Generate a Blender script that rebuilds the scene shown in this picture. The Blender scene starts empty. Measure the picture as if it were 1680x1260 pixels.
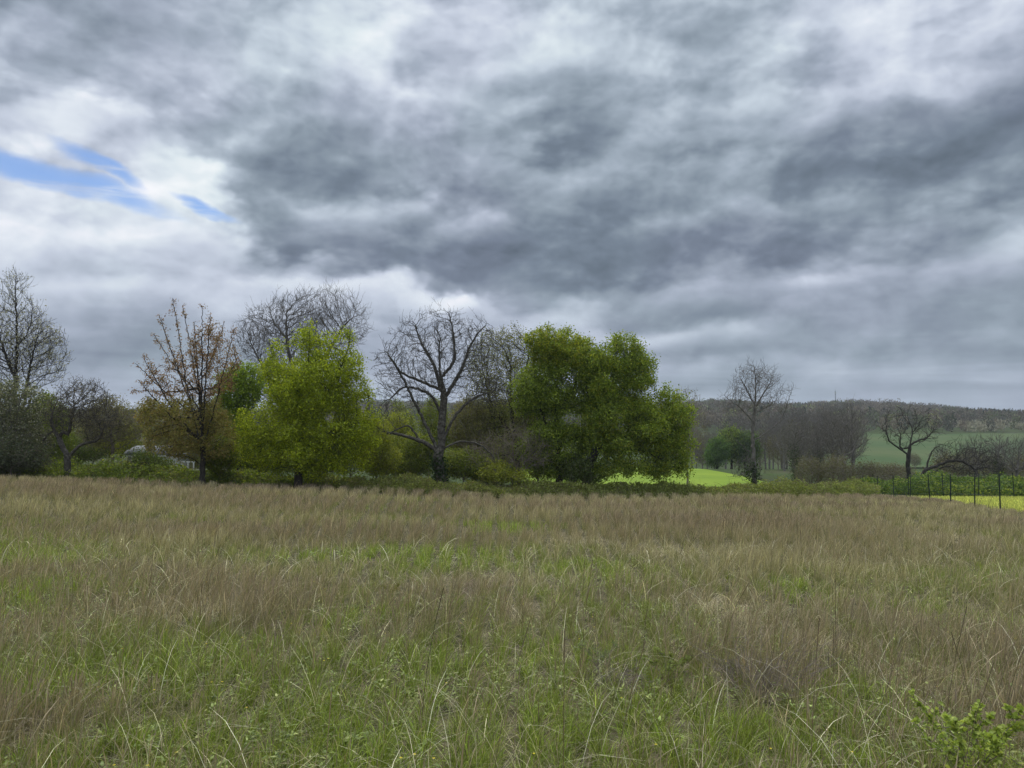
import bpy, math, random, time
import numpy as np
from mathutils import Vector

# ------------------------------------------------------------------ camera, world, sun, exposure
F = 1262.0                       # focal length in photo pixels (1680 wide)
PITCH = math.atan(60.0 / F)
CP, SP = math.cos(PITCH), math.sin(PITCH)
EYE = 1.6
scene = bpy.context.scene
cam = bpy.data.cameras.new('camera')
cam.sensor_width = 36.0
cam.lens = 36.0 * F / 1680.0
cam.clip_start = 0.05
cam.clip_end = 12000
camo = bpy.data.objects.new('camera', cam)
scene.collection.objects.link(camo)
camo.location = (0, 0, EYE)
camo.rotation_euler = (math.pi / 2 + PITCH, 0, 0)
scene.camera = camo
scene.view_settings.view_transform = 'Standard'
scene.view_settings.look = 'None'
scene.view_settings.exposure = 0.14
scene.view_settings.gamma = 1.0
try:
    scene.cycles.max_bounces = 6
    scene.cycles.transparent_max_bounces = 6
    scene.cycles.diffuse_bounces = 3
    scene.cycles.transmission_bounces = 3
    scene.cycles.volume_bounces = 0
except Exception:
    pass

SUN_EL, SUN_AZ = 52.0, -14.0     # degrees; azimuth measured from the view direction (+Y), negative = left
sun = bpy.data.lights.new('sun', 'SUN')
sun.energy = 1.5
sun.angle = math.radians(11)
sun.color = (1.0, 0.95, 0.87)
suno = bpy.data.objects.new('sun', sun)
scene.collection.objects.link(suno)
_a, _e = math.radians(SUN_AZ), math.radians(SUN_EL)
sdir = Vector((math.sin(_a) * math.cos(_e), math.cos(_a) * math.cos(_e), math.sin(_e)))
suno.rotation_euler = sdir.to_track_quat('Z', 'Y').to_euler()

def P(px, py, D):
    """photo pixel at forward distance D -> world point"""
    X = (px - 840.0) / F; Y = (630.0 - py) / F
    dy = CP - Y * SP; dz = SP + Y * CP
    t = D / dy
    return np.array([X * t, D, EYE + dz * t])

# how bright the cloud layer is, read row by row (photo row: [(column, display brightness) ...])
SKY_ROWS = {
 -260: [(-300,.62),(200,.66),(600,.74),(900,.70),(1300,.68),(2000,.66)],
 -100: [(0,.62),(300,.70),(620,.84),(800,.76),(1000,.70),(1200,.66),(1440,.80),(1680,.72)],
 15:  [(20,.65),(120,.66),(200,.66),(350,.73),(450,.77),(560,.84),(640,.92),(720,.80),(800,.80),(900,.83),(1000,.76),(1100,.67),(1250,.72),(1330,.70),(1430,.88),(1500,.86),(1580,.74),(1650,.78)],
 65:  [(30,.66),(160,.63),(260,.66),(370,.68),(460,.72),(560,.76),(640,.88),(700,.72),(790,.74),(860,.76),(930,.80),(1010,.68),(1080,.70),(1180,.66),(1270,.74),(1350,.70),(1440,.80),(1520,.80),(1590,.66),(1660,.66)],
 115: [(50,.70),(200,.62),(330,.64),(430,.66),(520,.66),(600,.69),(680,.78),(760,.70),(830,.66),(900,.60),(980,.62),(1040,.68),(1100,.76),(1160,.66),(1260,.76),(1330,.76),(1430,.70),(1500,.80),(1580,.78),(1650,.60)],
 155: [(20,.78),(90,.86),(160,.80),(260,.68),(340,.70),(430,.68),(520,.66),(600,.66),(700,.62),(790,.60),(860,.66),(940,.56),(1000,.62),(1060,.70),(1130,.70),(1210,.64),(1290,.70),(1380,.66),(1470,.60),(1560,.60),(1640,.52)],
 195: [(30,.72),(90,.76),(150,.90),(230,.82),(330,.72),(420,.68),(500,.62),(560,.59),(650,.62),(760,.61),(850,.64),(940,.54),(990,.58),(1050,.68),(1130,.60),(1240,.60),(1330,.58),(1420,.50),(1500,.48),(1600,.48),(1680,.50)],
 235: [(20,.88),(70,.86),(130,.80),(205,.66),(270,.86),(350,.90),(400,.70),(450,.60),(540,.58),(620,.56),(700,.60),(780,.62),(860,.65),(950,.63),(1040,.62),(1110,.57),(1170,.48),(1240,.66),(1310,.52),(1400,.52),(1500,.56),(1600,.51),(1680,.56)],
 270: [(20,.86),(80,.84),(150,.80),(220,.84),(290,.92),(345,.90),(375,.62),(440,.52),(520,.56),(620,.55),(720,.58),(800,.58),(880,.64),(960,.60),(1060,.58),(1130,.58),(1200,.74),(1270,.76),(1320,.54),(1390,.60),(1430,.66),(1480,.52),(1600,.48),(1680,.54)],
 315: [(20,.86),(100,.90),(200,.86),(240,.90),(300,.88),(350,.86),(395,.60),(450,.58),(530,.76),(620,.70),(690,.72),(730,.58),(800,.55),(880,.54),(1000,.49),(1080,.54),(1170,.60),(1260,.62),(1340,.52),(1440,.49),(1540,.50),(1620,.54),(1680,.62)],
 355: [(50,.90),(200,.92),(330,.94),(400,.88),(430,.62),(470,.56),(560,.54),(650,.52),(720,.52),(772,.72),(830,.58),(900,.49),(1000,.50),(1070,.56),(1150,.56),(1230,.49),(1340,.49),(1420,.54),(1480,.60),(1560,.58),(1640,.68),(1680,.70)],
 395: [(30,.86),(110,.78),(200,.76),(300,.78),(370,.86),(425,.82),(465,.52),(540,.48),(640,.48),(720,.53),(800,.51),(900,.49),(1000,.51),(1100,.48),(1180,.54),(1260,.53),(1340,.54),(1400,.62),(1470,.60),(1550,.62),(1620,.60),(1680,.76)],
 425: [(30,.80),(120,.76),(220,.72),(310,.76),(400,.74),(460,.80),(500,.84),(560,.64),(620,.52),(720,.51),(820,.52),(920,.51),(1020,.50),(1110,.54),(1180,.66),(1250,.66),(1320,.70),(1380,.78),(1440,.62),(1520,.68),(1600,.62),(1680,.66)],
 452: [(30,.80),(120,.80),(220,.76),(310,.76),(400,.78),(470,.74),(540,.86),(600,.92),(660,.80),(720,.62),(820,.54),(920,.54),(1000,.62),(1100,.66),(1180,.66),(1280,.62),(1380,.60),(1500,.58),(1600,.60),(1680,.60)],
 480: [(30,.74),(120,.70),(220,.70),(330,.70),(420,.72),(500,.70),(580,.72),(650,.84),(690,.92),(760,.94),(800,.80),(830,.62),(900,.60),(960,.80),(1010,.62),(1100,.58),(1200,.57),(1350,.57),(1500,.56),(1680,.60)],
 512: [(30,.70),(120,.68),(220,.64),(330,.72),(440,.76),(540,.68),(640,.68),(740,.68),(820,.68),(900,.70),(960,.80),(1000,.66),(1060,.55),(1150,.53),(1250,.56),(1350,.60),(1500,.58),(1680,.58)],
 545: [(30,.66),(130,.62),(240,.60),(400,.64),(640,.66),(850,.70),(960,.74),(1040,.72),(1080,.80),(1150,.68),(1220,.74),(1290,.62),(1380,.58),(1500,.58),(1680,.59)],
 572: [(30,.62),(150,.60),(400,.62),(700,.64),(1000,.62),(1080,.60),(1180,.58),(1300,.60),(1400,.62),(1480,.70),(1560,.64),(1680,.60)],
 595: [(30,.62),(150,.60),(400,.62),(700,.66),(1000,.66),(1090,.70),(1160,.74),(1230,.66),(1290,.70),(1340,.80),(1390,.68),(1500,.66),(1600,.68),(1680,.64)],
 625: [(30,.66),(180,.67),(400,.66),(1000,.66),(1150,.64),(1300,.63),(1450,.64),(1560,.66),(1680,.64)],
 665: [(30,.68),(180,.70),(400,.68),(1000,.68),(1300,.66),(1500,.68),(1680,.67)],
}

def build_world():
    w = bpy.data.worlds.new('World'); scene.world = w; w.use_nodes = True
    nt = w.node_tree; N = nt.nodes; L = nt.links; N.clear()
    def node(t, **k):
        n = N.new(t)
        for a, b in k.items(): setattr(n, a, b)
        return n
    def setin(n, i, v):
        if isinstance(v, bpy.types.NodeSocket): L.new(v, n.inputs[i])
        elif v is not None: n.inputs[i].default_value = v
    def M(op, a, b=None, c=None, clamp=False):
        n = node('ShaderNodeMath', operation=op, use_clamp=clamp)
        setin(n, 0, a); setin(n, 1, b); setin(n, 2, c)
        return n.outputs[0]
    def MR(v, a, b, c=0.0, d=1.0, t='SMOOTHSTEP'):
        n = node('ShaderNodeMapRange', interpolation_type=t)
        setin(n, 0, v); setin(n, 1, a); setin(n, 2, b); setin(n, 3, c); setin(n, 4, d)
        return n.outputs[0]
    def comb(x, y, z=0.0):
        n = node('ShaderNodeCombineXYZ'); setin(n, 0, x); setin(n, 1, y); setin(n, 2, z); return n.outputs[0]
    def noise(vec, scale, detail=6, rough=.55, lac=2.1, dist=0.0, color=False):
        n = node('ShaderNodeTexNoise', noise_dimensions='2D'); L.new(vec, n.inputs['Vector'])
        n.inputs['Scale'].default_value = scale; n.inputs['Detail'].default_value = detail
        n.inputs['Roughness'].default_value = rough; n.inputs['Lacunarity'].default_value = lac
        n.inputs['Distortion'].default_value = dist
        return n.outputs[1] if color else n.outputs[0]
    geo = node('ShaderNodeTexCoord')
    nrm = node('ShaderNodeVectorMath', operation='NORMALIZE'); L.new(geo.outputs['Generated'], nrm.inputs[0])
    sep = node('ShaderNodeSeparateXYZ'); L.new(nrm.outputs[0], sep.inputs[0])
    x, y, z = sep.outputs
    az = M('ARCTAN2', x, y)
    hyp = M('SQRT', M('ADD', M('MULTIPLY', x, x), M('MULTIPLY', y, y)))
    el = M('ARCTAN2', z, hyp)
    zc = M('ADD', M('MAXIMUM', z, 0.0), 0.13)
    # coordinates on the cloud layer: clouds flatten towards the horizon
    cu = M('DIVIDE', x, zc); cv = M('DIVIDE', y, zc)
    layer = comb(cu, cv)
    # (azimuth, stretched elevation) coordinates
    sph = comb(az, M('MULTIPLY', el, 1.65))
    # wobble the outlines
    w1 = noise(sph, 4.5, 5, .56, 2.1, 0.0, True)
    s1 = node('ShaderNodeSeparateColor'); L.new(w1, s1.inputs[0])
    def cen(v, a): return M('MULTIPLY', M('SUBTRACT', v, .5), a)
    def puff(vec, sc, det=3.0, ro=.5):
        n = node('ShaderNodeTexVoronoi', feature='SMOOTH_F1', voronoi_dimensions='2D'); L.new(vec, n.inputs['Vector'])
        n.inputs['Scale'].default_value = sc; n.inputs['Detail'].default_value = det
        n.inputs['Roughness'].default_value = ro; n.inputs['Lacunarity'].default_value = 2.2
        n.inputs['Smoothness'].default_value = .42
        return n.outputs['Distance']
    bend = node('ShaderNodeVectorMath', operation='MULTIPLY_ADD')
    L.new(w1, bend.inputs[0]); bend.inputs[1].default_value = (.05, .05, .05); L.new(sph, bend.inputs[2])
    pA = puff(bend.outputs[0], 5.6, 3.6, .50)
    damp = MR(el, 0.02, 0.30, .30, 1.0, 'LINEAR')
    # outlines: rounded billows pushing upwards, plus a little free wobble
    daz = M('ADD', cen(s1.outputs[0], .045), M('MULTIPLY', M('SUBTRACT', pA, .42), .03))
    de = M('MULTIPLY', M('ADD', M('MULTIPLY', M('SUBTRACT', pA, .42), .050), cen(s1.outputs[1], .030)), damp)
    A = M('ADD', az, daz); E = M('ADD', el, de)
    # rows
    px_of = lambda a, e: None
    rows = sorted(SKY_ROWS)
    tab = [([c[0] for c in SKY_ROWS[r]], [c[1] for c in SKY_ROWS[r]]) for r in rows]
    def sample(px, py):
        vals = [np.interp(px, t[0], t[1]) for t in tab]
        return float(np.interp(py, rows, vals))
    AMAX = math.radians(38)
    els = []
    for r in rows:
        Y = (630 - r) / F
        els.append(math.atan2(SP + Y * CP, CP - Y * SP))
    NC = 30
    acc = None; prev = None
    t_az = M('DIVIDE', M('ADD', A, AMAX), 2 * AMAX, clamp=True)
    order = sorted(els)
    for e in order:
        n = node('ShaderNodeFloatCurve'); c = n.mapping.curves[0]
        n.mapping.use_clip = False
        pts = []
        for i in range(NC):
            a = -AMAX + 2 * AMAX * i / (NC - 1)
            # direction -> photo pixel
            d = (math.sin(a) * math.cos(e), math.cos(a) * math.cos(e), math.sin(e))
            zc_ = d[1] * CP + d[2] * SP; yc_ = -d[1] * SP + d[2] * CP
            pts.append((i / (NC - 1), sample(840 + F * d[0] / zc_, 630 - F * yc_ / zc_)))
        c.points[0].location = pts[0]; c.points[1].location = pts[-1]
        for p in pts[1:-1]: c.points.new(*p)
        n.mapping.update()
        L.new(t_az, n.inputs['Value'])
        if acc is None: acc = n.outputs[0]
        else:
            t = MR(E, prev, e)
            mx = node('ShaderNodeMix'); setin(mx, 0, t); setin(mx, 2, acc); setin(mx, 3, n.outputs[0]); acc = mx.outputs[0]
        prev = e
    # beyond the photographed part of the sky: ordinary broken cloud
    gen = M('ADD', M('MULTIPLY', noise(layer, .9, 4, .5), .5), .40)
    side = MR(M('ABSOLUTE', az), math.radians(36), math.radians(48))
    up = MR(el, math.radians(34), math.radians(46))
    out = M('MAXIMUM', side, up)
    mx = node('ShaderNodeMix'); setin(mx, 0, out); setin(mx, 2, acc); setin(mx, 3, gen); acc = mx.outputs[0]
    # relief on the cloud billows: difference of the same noise sampled a little towards the light
    sh = node('ShaderNodeVectorMath', operation='ADD'); L.new(bend.outputs[0], sh.inputs[0]); sh.inputs[1].default_value = (-.012, .026, 0)
    r1 = M('SUBTRACT', puff(sh.outputs[0], 5.6, 3.6, .50), pA)
    fine = cen(noise(sph, 5.0, 4, .50), .08)
    amp = MR(el, 0.03, 0.25, .35, 1.0, 'LINEAR')
    det = M('MULTIPLY', M('ADD', M('MULTIPLY', r1, .27), fine), amp)
    # thin level streaks towards the horizon
    stv = comb(M('MULTIPLY', az, 2.2), M('MULTIPLY', el, 26.0))
    streak = M('MULTIPLY', cen(noise(stv, 1.3, 4, .5, 2.1, .4), .22), MR(el, .01, .16, 1.0, .15))
    b = M('ADD', M('ADD', acc, det), streak)
    b = M('ADD', M('MULTIPLY', M('SUBTRACT', b, .62), 1.06), .606)
    ramp = node('ShaderNodeValToRGB'); L.new(b, ramp.inputs[0])
    cr = ramp.color_ramp
    def lin(c): return tuple(((v / 255 + .055) / 1.055) ** 2.4 if v > 10 else v / 255 / 12.92 for v in c) + (1,)
    stops = [(.30, (84, 95, 108)), (.48, (118, 130, 146)), (.56, (139, 151, 165)), (.66, (164, 175, 190)), (.78, (198, 208, 221)), (.88, (222, 231, 238)), (1.0, (247, 249, 252))]
    cr.elements[0].position = stops[0][0]; cr.elements[0].color = lin(stops[0][1])
    cr.elements[1].position = stops[-1][0]; cr.elements[1].color = lin(stops[-1][1])
    for p, c in stops[1:-1]:
        e = cr.elements.new(p); e.color = lin(c)
    # slow drift between greenish and lavender grey
    hue = MR(noise(sph, 2.6, 3, .5), .38, .62)
    tint = node('ShaderNodeMix', data_type='RGBA'); setin(tint, 0, hue)
    tint.inputs[6].default_value = (.985, 1.008, 1.0, 1); tint.inputs[7].default_value = (1.01, .995, 1.025, 1)
    mul = node('ShaderNodeMix', data_type='RGBA', blend_type='MULTIPLY'); mul.inputs[0].default_value = 1
    L.new(ramp.outputs[0], mul.inputs[6]); L.new(tint.outputs[2], mul.inputs[7])
    # unseen cloud overhead and behind, brightened to add light on the land (an overcast sky is brightest at the zenith)
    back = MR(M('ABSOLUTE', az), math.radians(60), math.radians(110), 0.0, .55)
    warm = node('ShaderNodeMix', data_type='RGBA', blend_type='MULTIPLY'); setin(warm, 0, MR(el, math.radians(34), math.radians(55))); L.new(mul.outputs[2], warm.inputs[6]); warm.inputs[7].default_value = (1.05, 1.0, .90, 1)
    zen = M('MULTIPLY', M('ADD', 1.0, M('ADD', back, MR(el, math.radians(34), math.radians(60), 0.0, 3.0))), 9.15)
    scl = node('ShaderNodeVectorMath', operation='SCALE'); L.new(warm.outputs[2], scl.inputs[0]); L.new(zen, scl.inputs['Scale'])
    # clear sky in the gaps
    sky = node('ShaderNodeTexSky', sky_type='NISHITA'); sky.sun_disc = False
    sky.sun_elevation = math.radians(SUN_EL); sky.sun_rotation = math.radians(SUN_AZ)
    sky.altitude = 200; sky.air_density = 1.0; sky.dust_density = .4; sky.ozone_density = 2.0
    # gap mask: a long sloping slot to the left and a small one further right
    def azel(px, py):
        X = (px - 840) / F; Y = (630 - py) / F
        dx, dy, dz = X, CP - Y * SP, SP + Y * CP
        return math.atan2(dx, dy), math.atan2(dz, math.hypot(dx, dy))
    wg = noise(sph, 7.0, 4, .5, 2.2, 0, True); sg = node('ShaderNodeSeparateColor'); L.new(wg, sg.inputs[0])
    wa = M('ADD', az, cen(sg.outputs[0], .07)); we = M('ADD', el, cen(sg.outputs[1], .035))
    def slot(px, py, half_len, half_h, slope):
        a0, e0 = azel(px, py)
        u = M('SUBTRACT', wa, a0); v = M('SUBTRACT', we, e0)
        v = M('ADD', v, M('MULTIPLY', u, slope))
        q = M('ADD', M('POWER', M('ABSOLUTE', M('DIVIDE', u, half_len)), 2.0), M('POWER', M('ABSOLUTE', M('DIVIDE', v, half_h)), 2.0))
        return MR(q, .0, 1.35, .95, 0.0)
    g = M('MAXIMUM', slot(85, 291, .14, .0150, .20), slot(345, 343, .042, .0085, .32))
    g = M('MAXIMUM', g, slot(155, 272, .050, .0125, .42))
    g = M('MULTIPLY', g, MR(noise(stv, 2.6, 5, .6), .30, .50, .55, 1.0))
    skc = node('ShaderNodeMix', data_type='RGBA', blend_type='MULTIPLY'); skc.inputs[0].default_value = 1
    L.new(sky.outputs[0], skc.inputs[6]); skc.inputs[7].default_value = (.74, .83, 1.0, 1)
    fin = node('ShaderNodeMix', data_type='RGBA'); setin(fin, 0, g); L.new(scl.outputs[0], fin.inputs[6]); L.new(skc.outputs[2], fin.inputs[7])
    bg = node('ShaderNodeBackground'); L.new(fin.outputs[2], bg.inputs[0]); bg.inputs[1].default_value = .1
    w.cycles.sampling_method = 'MANUAL'; w.cycles.sample_map_resolution = 256
    o = node('ShaderNodeOutputWorld'); L.new(bg.outputs[0], o.inputs[0])
build_world()

# ------------------------------------------------------------------ helpers
C = scene.collection

def lattice(ix, iy, seed):
    h = (ix.astype(np.int64) * 374761393 + iy.astype(np.int64) * 668265263 + seed * 982451653) & 0x7fffffff
    h = ((h ^ (h >> 13)) * 1274126177) & 0x7fffffff
    h = (h ^ (h >> 16)) & 0xffffff
    return h / float(0xffffff)

def vnoise(x, y, seed=0):
    ix = np.floor(x); iy = np.floor(y); fx = x - ix; fy = y - iy
    fx = fx * fx * (3 - 2 * fx); fy = fy * fy * (3 - 2 * fy)
    a = lattice(ix, iy, seed); b = lattice(ix + 1, iy, seed); c = lattice(ix, iy + 1, seed); d = lattice(ix + 1, iy + 1, seed)
    return (a * (1 - fx) + b * fx) * (1 - fy) + (c * (1 - fx) + d * fx) * fy

def fbm(x, y, seed=0, octv=4):
    s = 0; a = .5; t = 0
    for i in range(octv):
        s = s + a * vnoise(x * 2.03 ** i + 17.3 * i, y * 2.03 ** i - 9.1 * i, seed + i); t += a; a *= .5
    return s / t

_yk = [-400, 0, 50, 100, 140, 180, 260, 320, 500, 700, 1000, 1300, 2000, 9000]
_zk = [28, 0, -3.45, -7.2, -8.3, -9.2, -16, -17, -7.5, 0, 11, 16, 14, 14]
_yd = np.arange(-400, 9001, 2.0)
_zd = np.interp(_yd, _yk, _zk)
_k = np.ones(9) / 9
for _ in range(2):
    _s = np.convolve(np.pad(_zd, 4, mode='edge'), _k, 'valid')
    _zd = np.where(_yd > 60, _s, _zd)

def H(x, y):
    x = np.asarray(x, float); y = np.asarray(y, float)
    z = np.interp(y, _yd, _zd)
    xm = np.minimum(x, 0); xp = np.maximum(x, 0)
    w = np.clip(y / 35, 0, 1)
    z = z + w * 2.7 * (1 - np.exp(xm / 60)) - .006 * np.minimum(xp, 60)
    u = x / np.maximum(y, 1)
    far = np.clip((y - 550) / 400, 0, 1)
    z = z + far * (6.5 * np.exp(-((u - .275) / .045) ** 2) + 3.5 * np.exp(-((u - .44) / .06) ** 2) - 9 * np.clip((u - .5) / .15, 0, 1.2) - 15 * np.clip((-u - .22) / .1, 0, 1))
    z = z + (fbm(x * .35, y * .35, 5, 3) - .5) * .16 * np.clip(1 - y / 90, 0, 1)
    z = z + (fbm(x * .012, y * .012, 9, 3) - .5) * 5 * np.clip((y - 300) / 500, 0, 1)
    return z

def ground(px, D):
    x = (px - 840) / F * D     # close enough to the forward ray at these small pitches
    x = float(P(px, 720, D)[0])
    return np.array([x, D, float(H(x, D))])

def set_props(o, label=None, cat=None, group=None, kind=None):
    if label: o['label'] = label
    if cat: o['category'] = cat
    if group: o['group'] = group
    if kind: o['kind'] = kind
    return o

def new_obj(name, data, parent=None, loc=None):
    o = bpy.data.objects.new(name, data); C.objects.link(o)
    if parent is not None: o.parent = parent
    if loc is not None: o.location = tuple(loc)
    return o

def thing(name, label, cat, loc, group=None):
    o = new_obj(name, None, loc=loc); o.empty_display_size = .3
    return set_props(o, label, cat, group)

def np_mesh(name, V, polys, cols=None, mat=None, smooth=False):
    """V (n,3); polys: list of int arrays (m,k)"""
    me = bpy.data.meshes.new(name)
    V = np.ascontiguousarray(V, dtype=np.float32)
    polys = [p for p in polys if len(p)]
    loops = np.concatenate([p.ravel() for p in polys]).astype(np.int32)
    tot = np.concatenate([np.full(len(p), p.shape[1], np.int32) for p in polys])
    start = np.concatenate([[0], np.cumsum(tot)[:-1]]).astype(np.int32)
    me.vertices.add(len(V)); me.vertices.foreach_set('co', V.ravel())
    me.loops.add(len(loops)); me.loops.foreach_set('vertex_index', loops)
    me.polygons.add(len(tot)); me.polygons.foreach_set('loop_start', start)
    try: me.polygons.foreach_set('loop_total', tot)
    except Exception: pass
    if smooth: me.polygons.foreach_set('use_smooth', np.ones(len(tot), bool))
    if cols is not None:
        a = me.attributes.new('Col', 'FLOAT_COLOR', 'POINT')
        cc = np.ones((len(V), 4), np.float32); cc[:, :3] = cols
        a.data.foreach_set('color', cc.ravel())
    me.update(calc_edges=True)
    if mat is not None: me.materials.append(mat)
    return me

# ------------------------------------------------------------------ materials
def mat_new(name):
    m = bpy.data.materials.new(name); m.use_nodes = True
    nt = m.node_tree; nt.nodes.clear()
    return m, nt

def leaf_mat(name, trans=.42, rough=.55, spec=.25):
    m, nt = mat_new(name); N = nt.nodes; L = nt.links
    at = N.new('ShaderNodeAttribute'); at.attribute_name = 'Col'
    pr = N.new('ShaderNodeBsdfPrincipled'); pr.inputs['Roughness'].default_value = rough
    pr.inputs['Specular IOR Level'].default_value = spec
    L.new(at.outputs['Color'], pr.inputs['Base Color'])
    tr = N.new('ShaderNodeBsdfTranslucent')
    mul = N.new('ShaderNodeMix'); mul.data_type = 'RGBA'; mul.blend_type = 'MULTIPLY'; mul.inputs[0].default_value = 1
    L.new(at.outputs['Color'], mul.inputs[6]); mul.inputs[7].default_value = (1.0, 1.0, .6, 1)
    L.new(mul.outputs[2], tr.inputs['Color'])
    mx = N.new('ShaderNodeMixShader'); mx.inputs[0].default_value = trans
    L.new(pr.outputs[0], mx.inputs[1]); L.new(tr.outputs[0], mx.inputs[2])
    o = N.new('ShaderNodeOutputMaterial'); L.new(mx.outputs[0], o.inputs[0])
    return m

def noisy_mat(name, c1, c2, scale=3.0, detail=6, rough=.9, bump=.0, bscale=None, coords='Object', c3=None, stretch=None):
    m, nt = mat_new(name); N = nt.nodes; L = nt.links
    tc = N.new('ShaderNodeTexCoord'); src = tc.outputs[coords]
    if stretch:
        mp = N.new('ShaderNodeMapping'); mp.inputs['Scale'].default_value = stretch; L.new(src, mp.inputs[0]); src = mp.outputs[0]
    nz = N.new('ShaderNodeTexNoise'); nz.inputs['Scale'].default_value = scale; nz.inputs['Detail'].default_value = detail
    nz.inputs['Roughness'].default_value = .6
    L.new(src, nz.inputs['Vector'])
    cr = N.new('ShaderNodeValToRGB'); L.new(nz.outputs[0], cr.inputs[0])
    cr.color_ramp.elements[0].position = .32; cr.color_ramp.elements[0].color = (*c1, 1)
    cr.color_ramp.elements[1].position = .68; cr.color_ramp.elements[1].color = (*c2, 1)
    if c3: e = cr.color_ramp.elements.new(.5); e.color = (*c3, 1)
    pr = N.new('ShaderNodeBsdfPrincipled'); pr.inputs['Roughness'].default_value = rough
    pr.inputs['Specular IOR Level'].default_value = .2
    L.new(cr.outputs[0], pr.inputs['Base Color'])
    if bump:
        n2 = N.new('ShaderNodeTexNoise'); n2.inputs['Scale'].default_value = bscale or scale * 4; n2.inputs['Detail'].default_value = 5
        L.new(src, n2.inputs['Vector'])
        b = N.new('ShaderNodeBump'); b.inputs['Strength'].default_value = bump; b.inputs['Distance'].default_value = .05
        L.new(n2.outputs[0], b.inputs['Height']); L.new(b.outputs[0], pr.inputs['Normal'])
    o = N.new('ShaderNodeOutputMaterial'); L.new(pr.outputs[0], o.inputs[0])
    return m

LEAF = leaf_mat('leaf', .5)
GRASS = leaf_mat('grass_blade', .30, .6, .2)
FARWOOD = leaf_mat('far_foliage', .25, .8, .1)
BARK_GREY = noisy_mat('grey_bark', (.08, .07, .062), (.20, .18, .16), 9, 6, .95, .6, 30, stretch=(1, 1, .3))
BARK_DARK = noisy_mat('dark_bark', (.022, .020, .017), (.065, .056, .046), 9, 6, .95, .6, 30, stretch=(1, 1, .3))
BARK_BROWN = noisy_mat('brown_twig_bark', (.13, .105, .085), (.26, .215, .175), 6, 4, .95)
BARK_LICHEN = noisy_mat('lichened_bark', (.04, .034, .028), (.16, .145, .12), 7, 6, .95, .6, 30, c3=(.08, .072, .06))

# ------------------------------------------------------------------ ground and fields (structure)
def grid_sheet(name, xs2d, ys2d, mat, lift=0.0, label=None, kind='structure'):
    nr, nc = xs2d.shape
    V = np.stack([xs2d.ravel(), ys2d.ravel(), H(xs2d, ys2d).ravel() + lift], 1)
    i = np.arange(nr - 1)[:, None] * nc + np.arange(nc - 1)[None, :]
    q = np.stack([i, i + 1, i + nc + 1, i + nc], -1).reshape(-1, 4)
    me = np_mesh(name, V, [q], None, mat, True)
    o = new_obj(name, me); set_props(o, label, None, None, kind)
    return o

def ground_mat():
    m, nt = mat_new('ground_soil'); N = nt.nodes; L = nt.links
    g = N.new('ShaderNodeNewGeometry'); sp = N.new('ShaderNodeSeparateXYZ'); L.new(g.outputs['Position'], sp.inputs[0])
    def nz(sc, det=6):
        n = N.new('ShaderNodeTexNoise'); n.inputs['Scale'].default_value = sc; n.inputs['Detail'].default_value = det
        L.new(g.outputs['Position'], n.inputs['Vector']); return n.outputs[0]
    def ramp(v, stops):
        r = N.new('ShaderNodeValToRGB'); L.new(v, r.inputs[0])
        r.color_ramp.elements[0].position = stops[0][0]; r.color_ramp.elements[0].color = (*stops[0][1], 1)
        r.color_ramp.elements[1].position = stops[-1][0]; r.color_ramp.elements[1].color = (*stops[-1][1], 1)
        for p, c in stops[1:-1]: e = r.color_ramp.elements.new(p); e.color = (*c, 1)
        return r.outputs[0]
    near = ramp(nz(5.0, 8), [(.3, (.035, .036, .016)), (.5, (.09, .08, .042)), (.7, (.16, .135, .08))])
    wood = ramp(nz(.02, 6), [(.35, (.05, .055, .028)), (.5, (.05, .075, .022)), (.65, (.08, .078, .045))])
    mr = N.new('ShaderNodeMapRange'); L.new(sp.outputs[1], mr.inputs[0]); mr.inputs[1].default_value = 50; mr.inputs[2].default_value = 60
    mx = N.new('ShaderNodeMix'); mx.data_type = 'RGBA'; L.new(mr.outputs[0], mx.inputs[0]); L.new(near, mx.inputs[6]); L.new(wood, mx.inputs[7])
    pr = N.new('ShaderNodeBsdfPrincipled'); pr.inputs['Roughness'].default_value = 1; pr.inputs['Specular IOR Level'].default_value = .1
    L.new(mx.outputs[2], pr.inputs['Base Color'])
    b = N.new('ShaderNodeBump'); b.inputs['Strength'].default_value = .8; b.inputs['Distance'].default_value = .05; L.new(nz(30, 4), b.inputs['Height']); L.new(b.outputs[0], pr.inputs['Normal'])
    o = N.new('ShaderNodeOutputMaterial'); L.new(pr.outputs[0], o.inputs[0])
    return m

ys = np.concatenate([np.arange(-60, 100, 1.0), np.geomspace(100, 3000, 130)])
ss = np.linspace(-1, 1, 241); xs = np.sinh(ss * 6.2) / np.sinh(6.2) * 3200
X2, Y2 = np.meshgrid(xs, ys)
grid_sheet('ground', X2, Y2, ground_mat(), 0, 'rough meadow ground falling away into a valley and rising to far hills')

def poly_sheet(name, rows, mat, lift, label, nx=40, ny=60):
    """rows: [(y, x_left, x_right)]"""
    yk = [r[0] for r in rows]
    yy = np.geomspace(yk[0], yk[-1], ny)
    xl = np.interp(yy, yk, [r[1] for r in rows]); xr = np.interp(yy, yk, [r[2] for r in rows])
    t = np.linspace(0, 1, nx)
    X = xl[:, None] + (xr - xl)[:, None] * t[None, :]
    Y = np.repeat(yy[:, None], nx, 1)
    return grid_sheet(name, X, Y, mat, lift, label)

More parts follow.
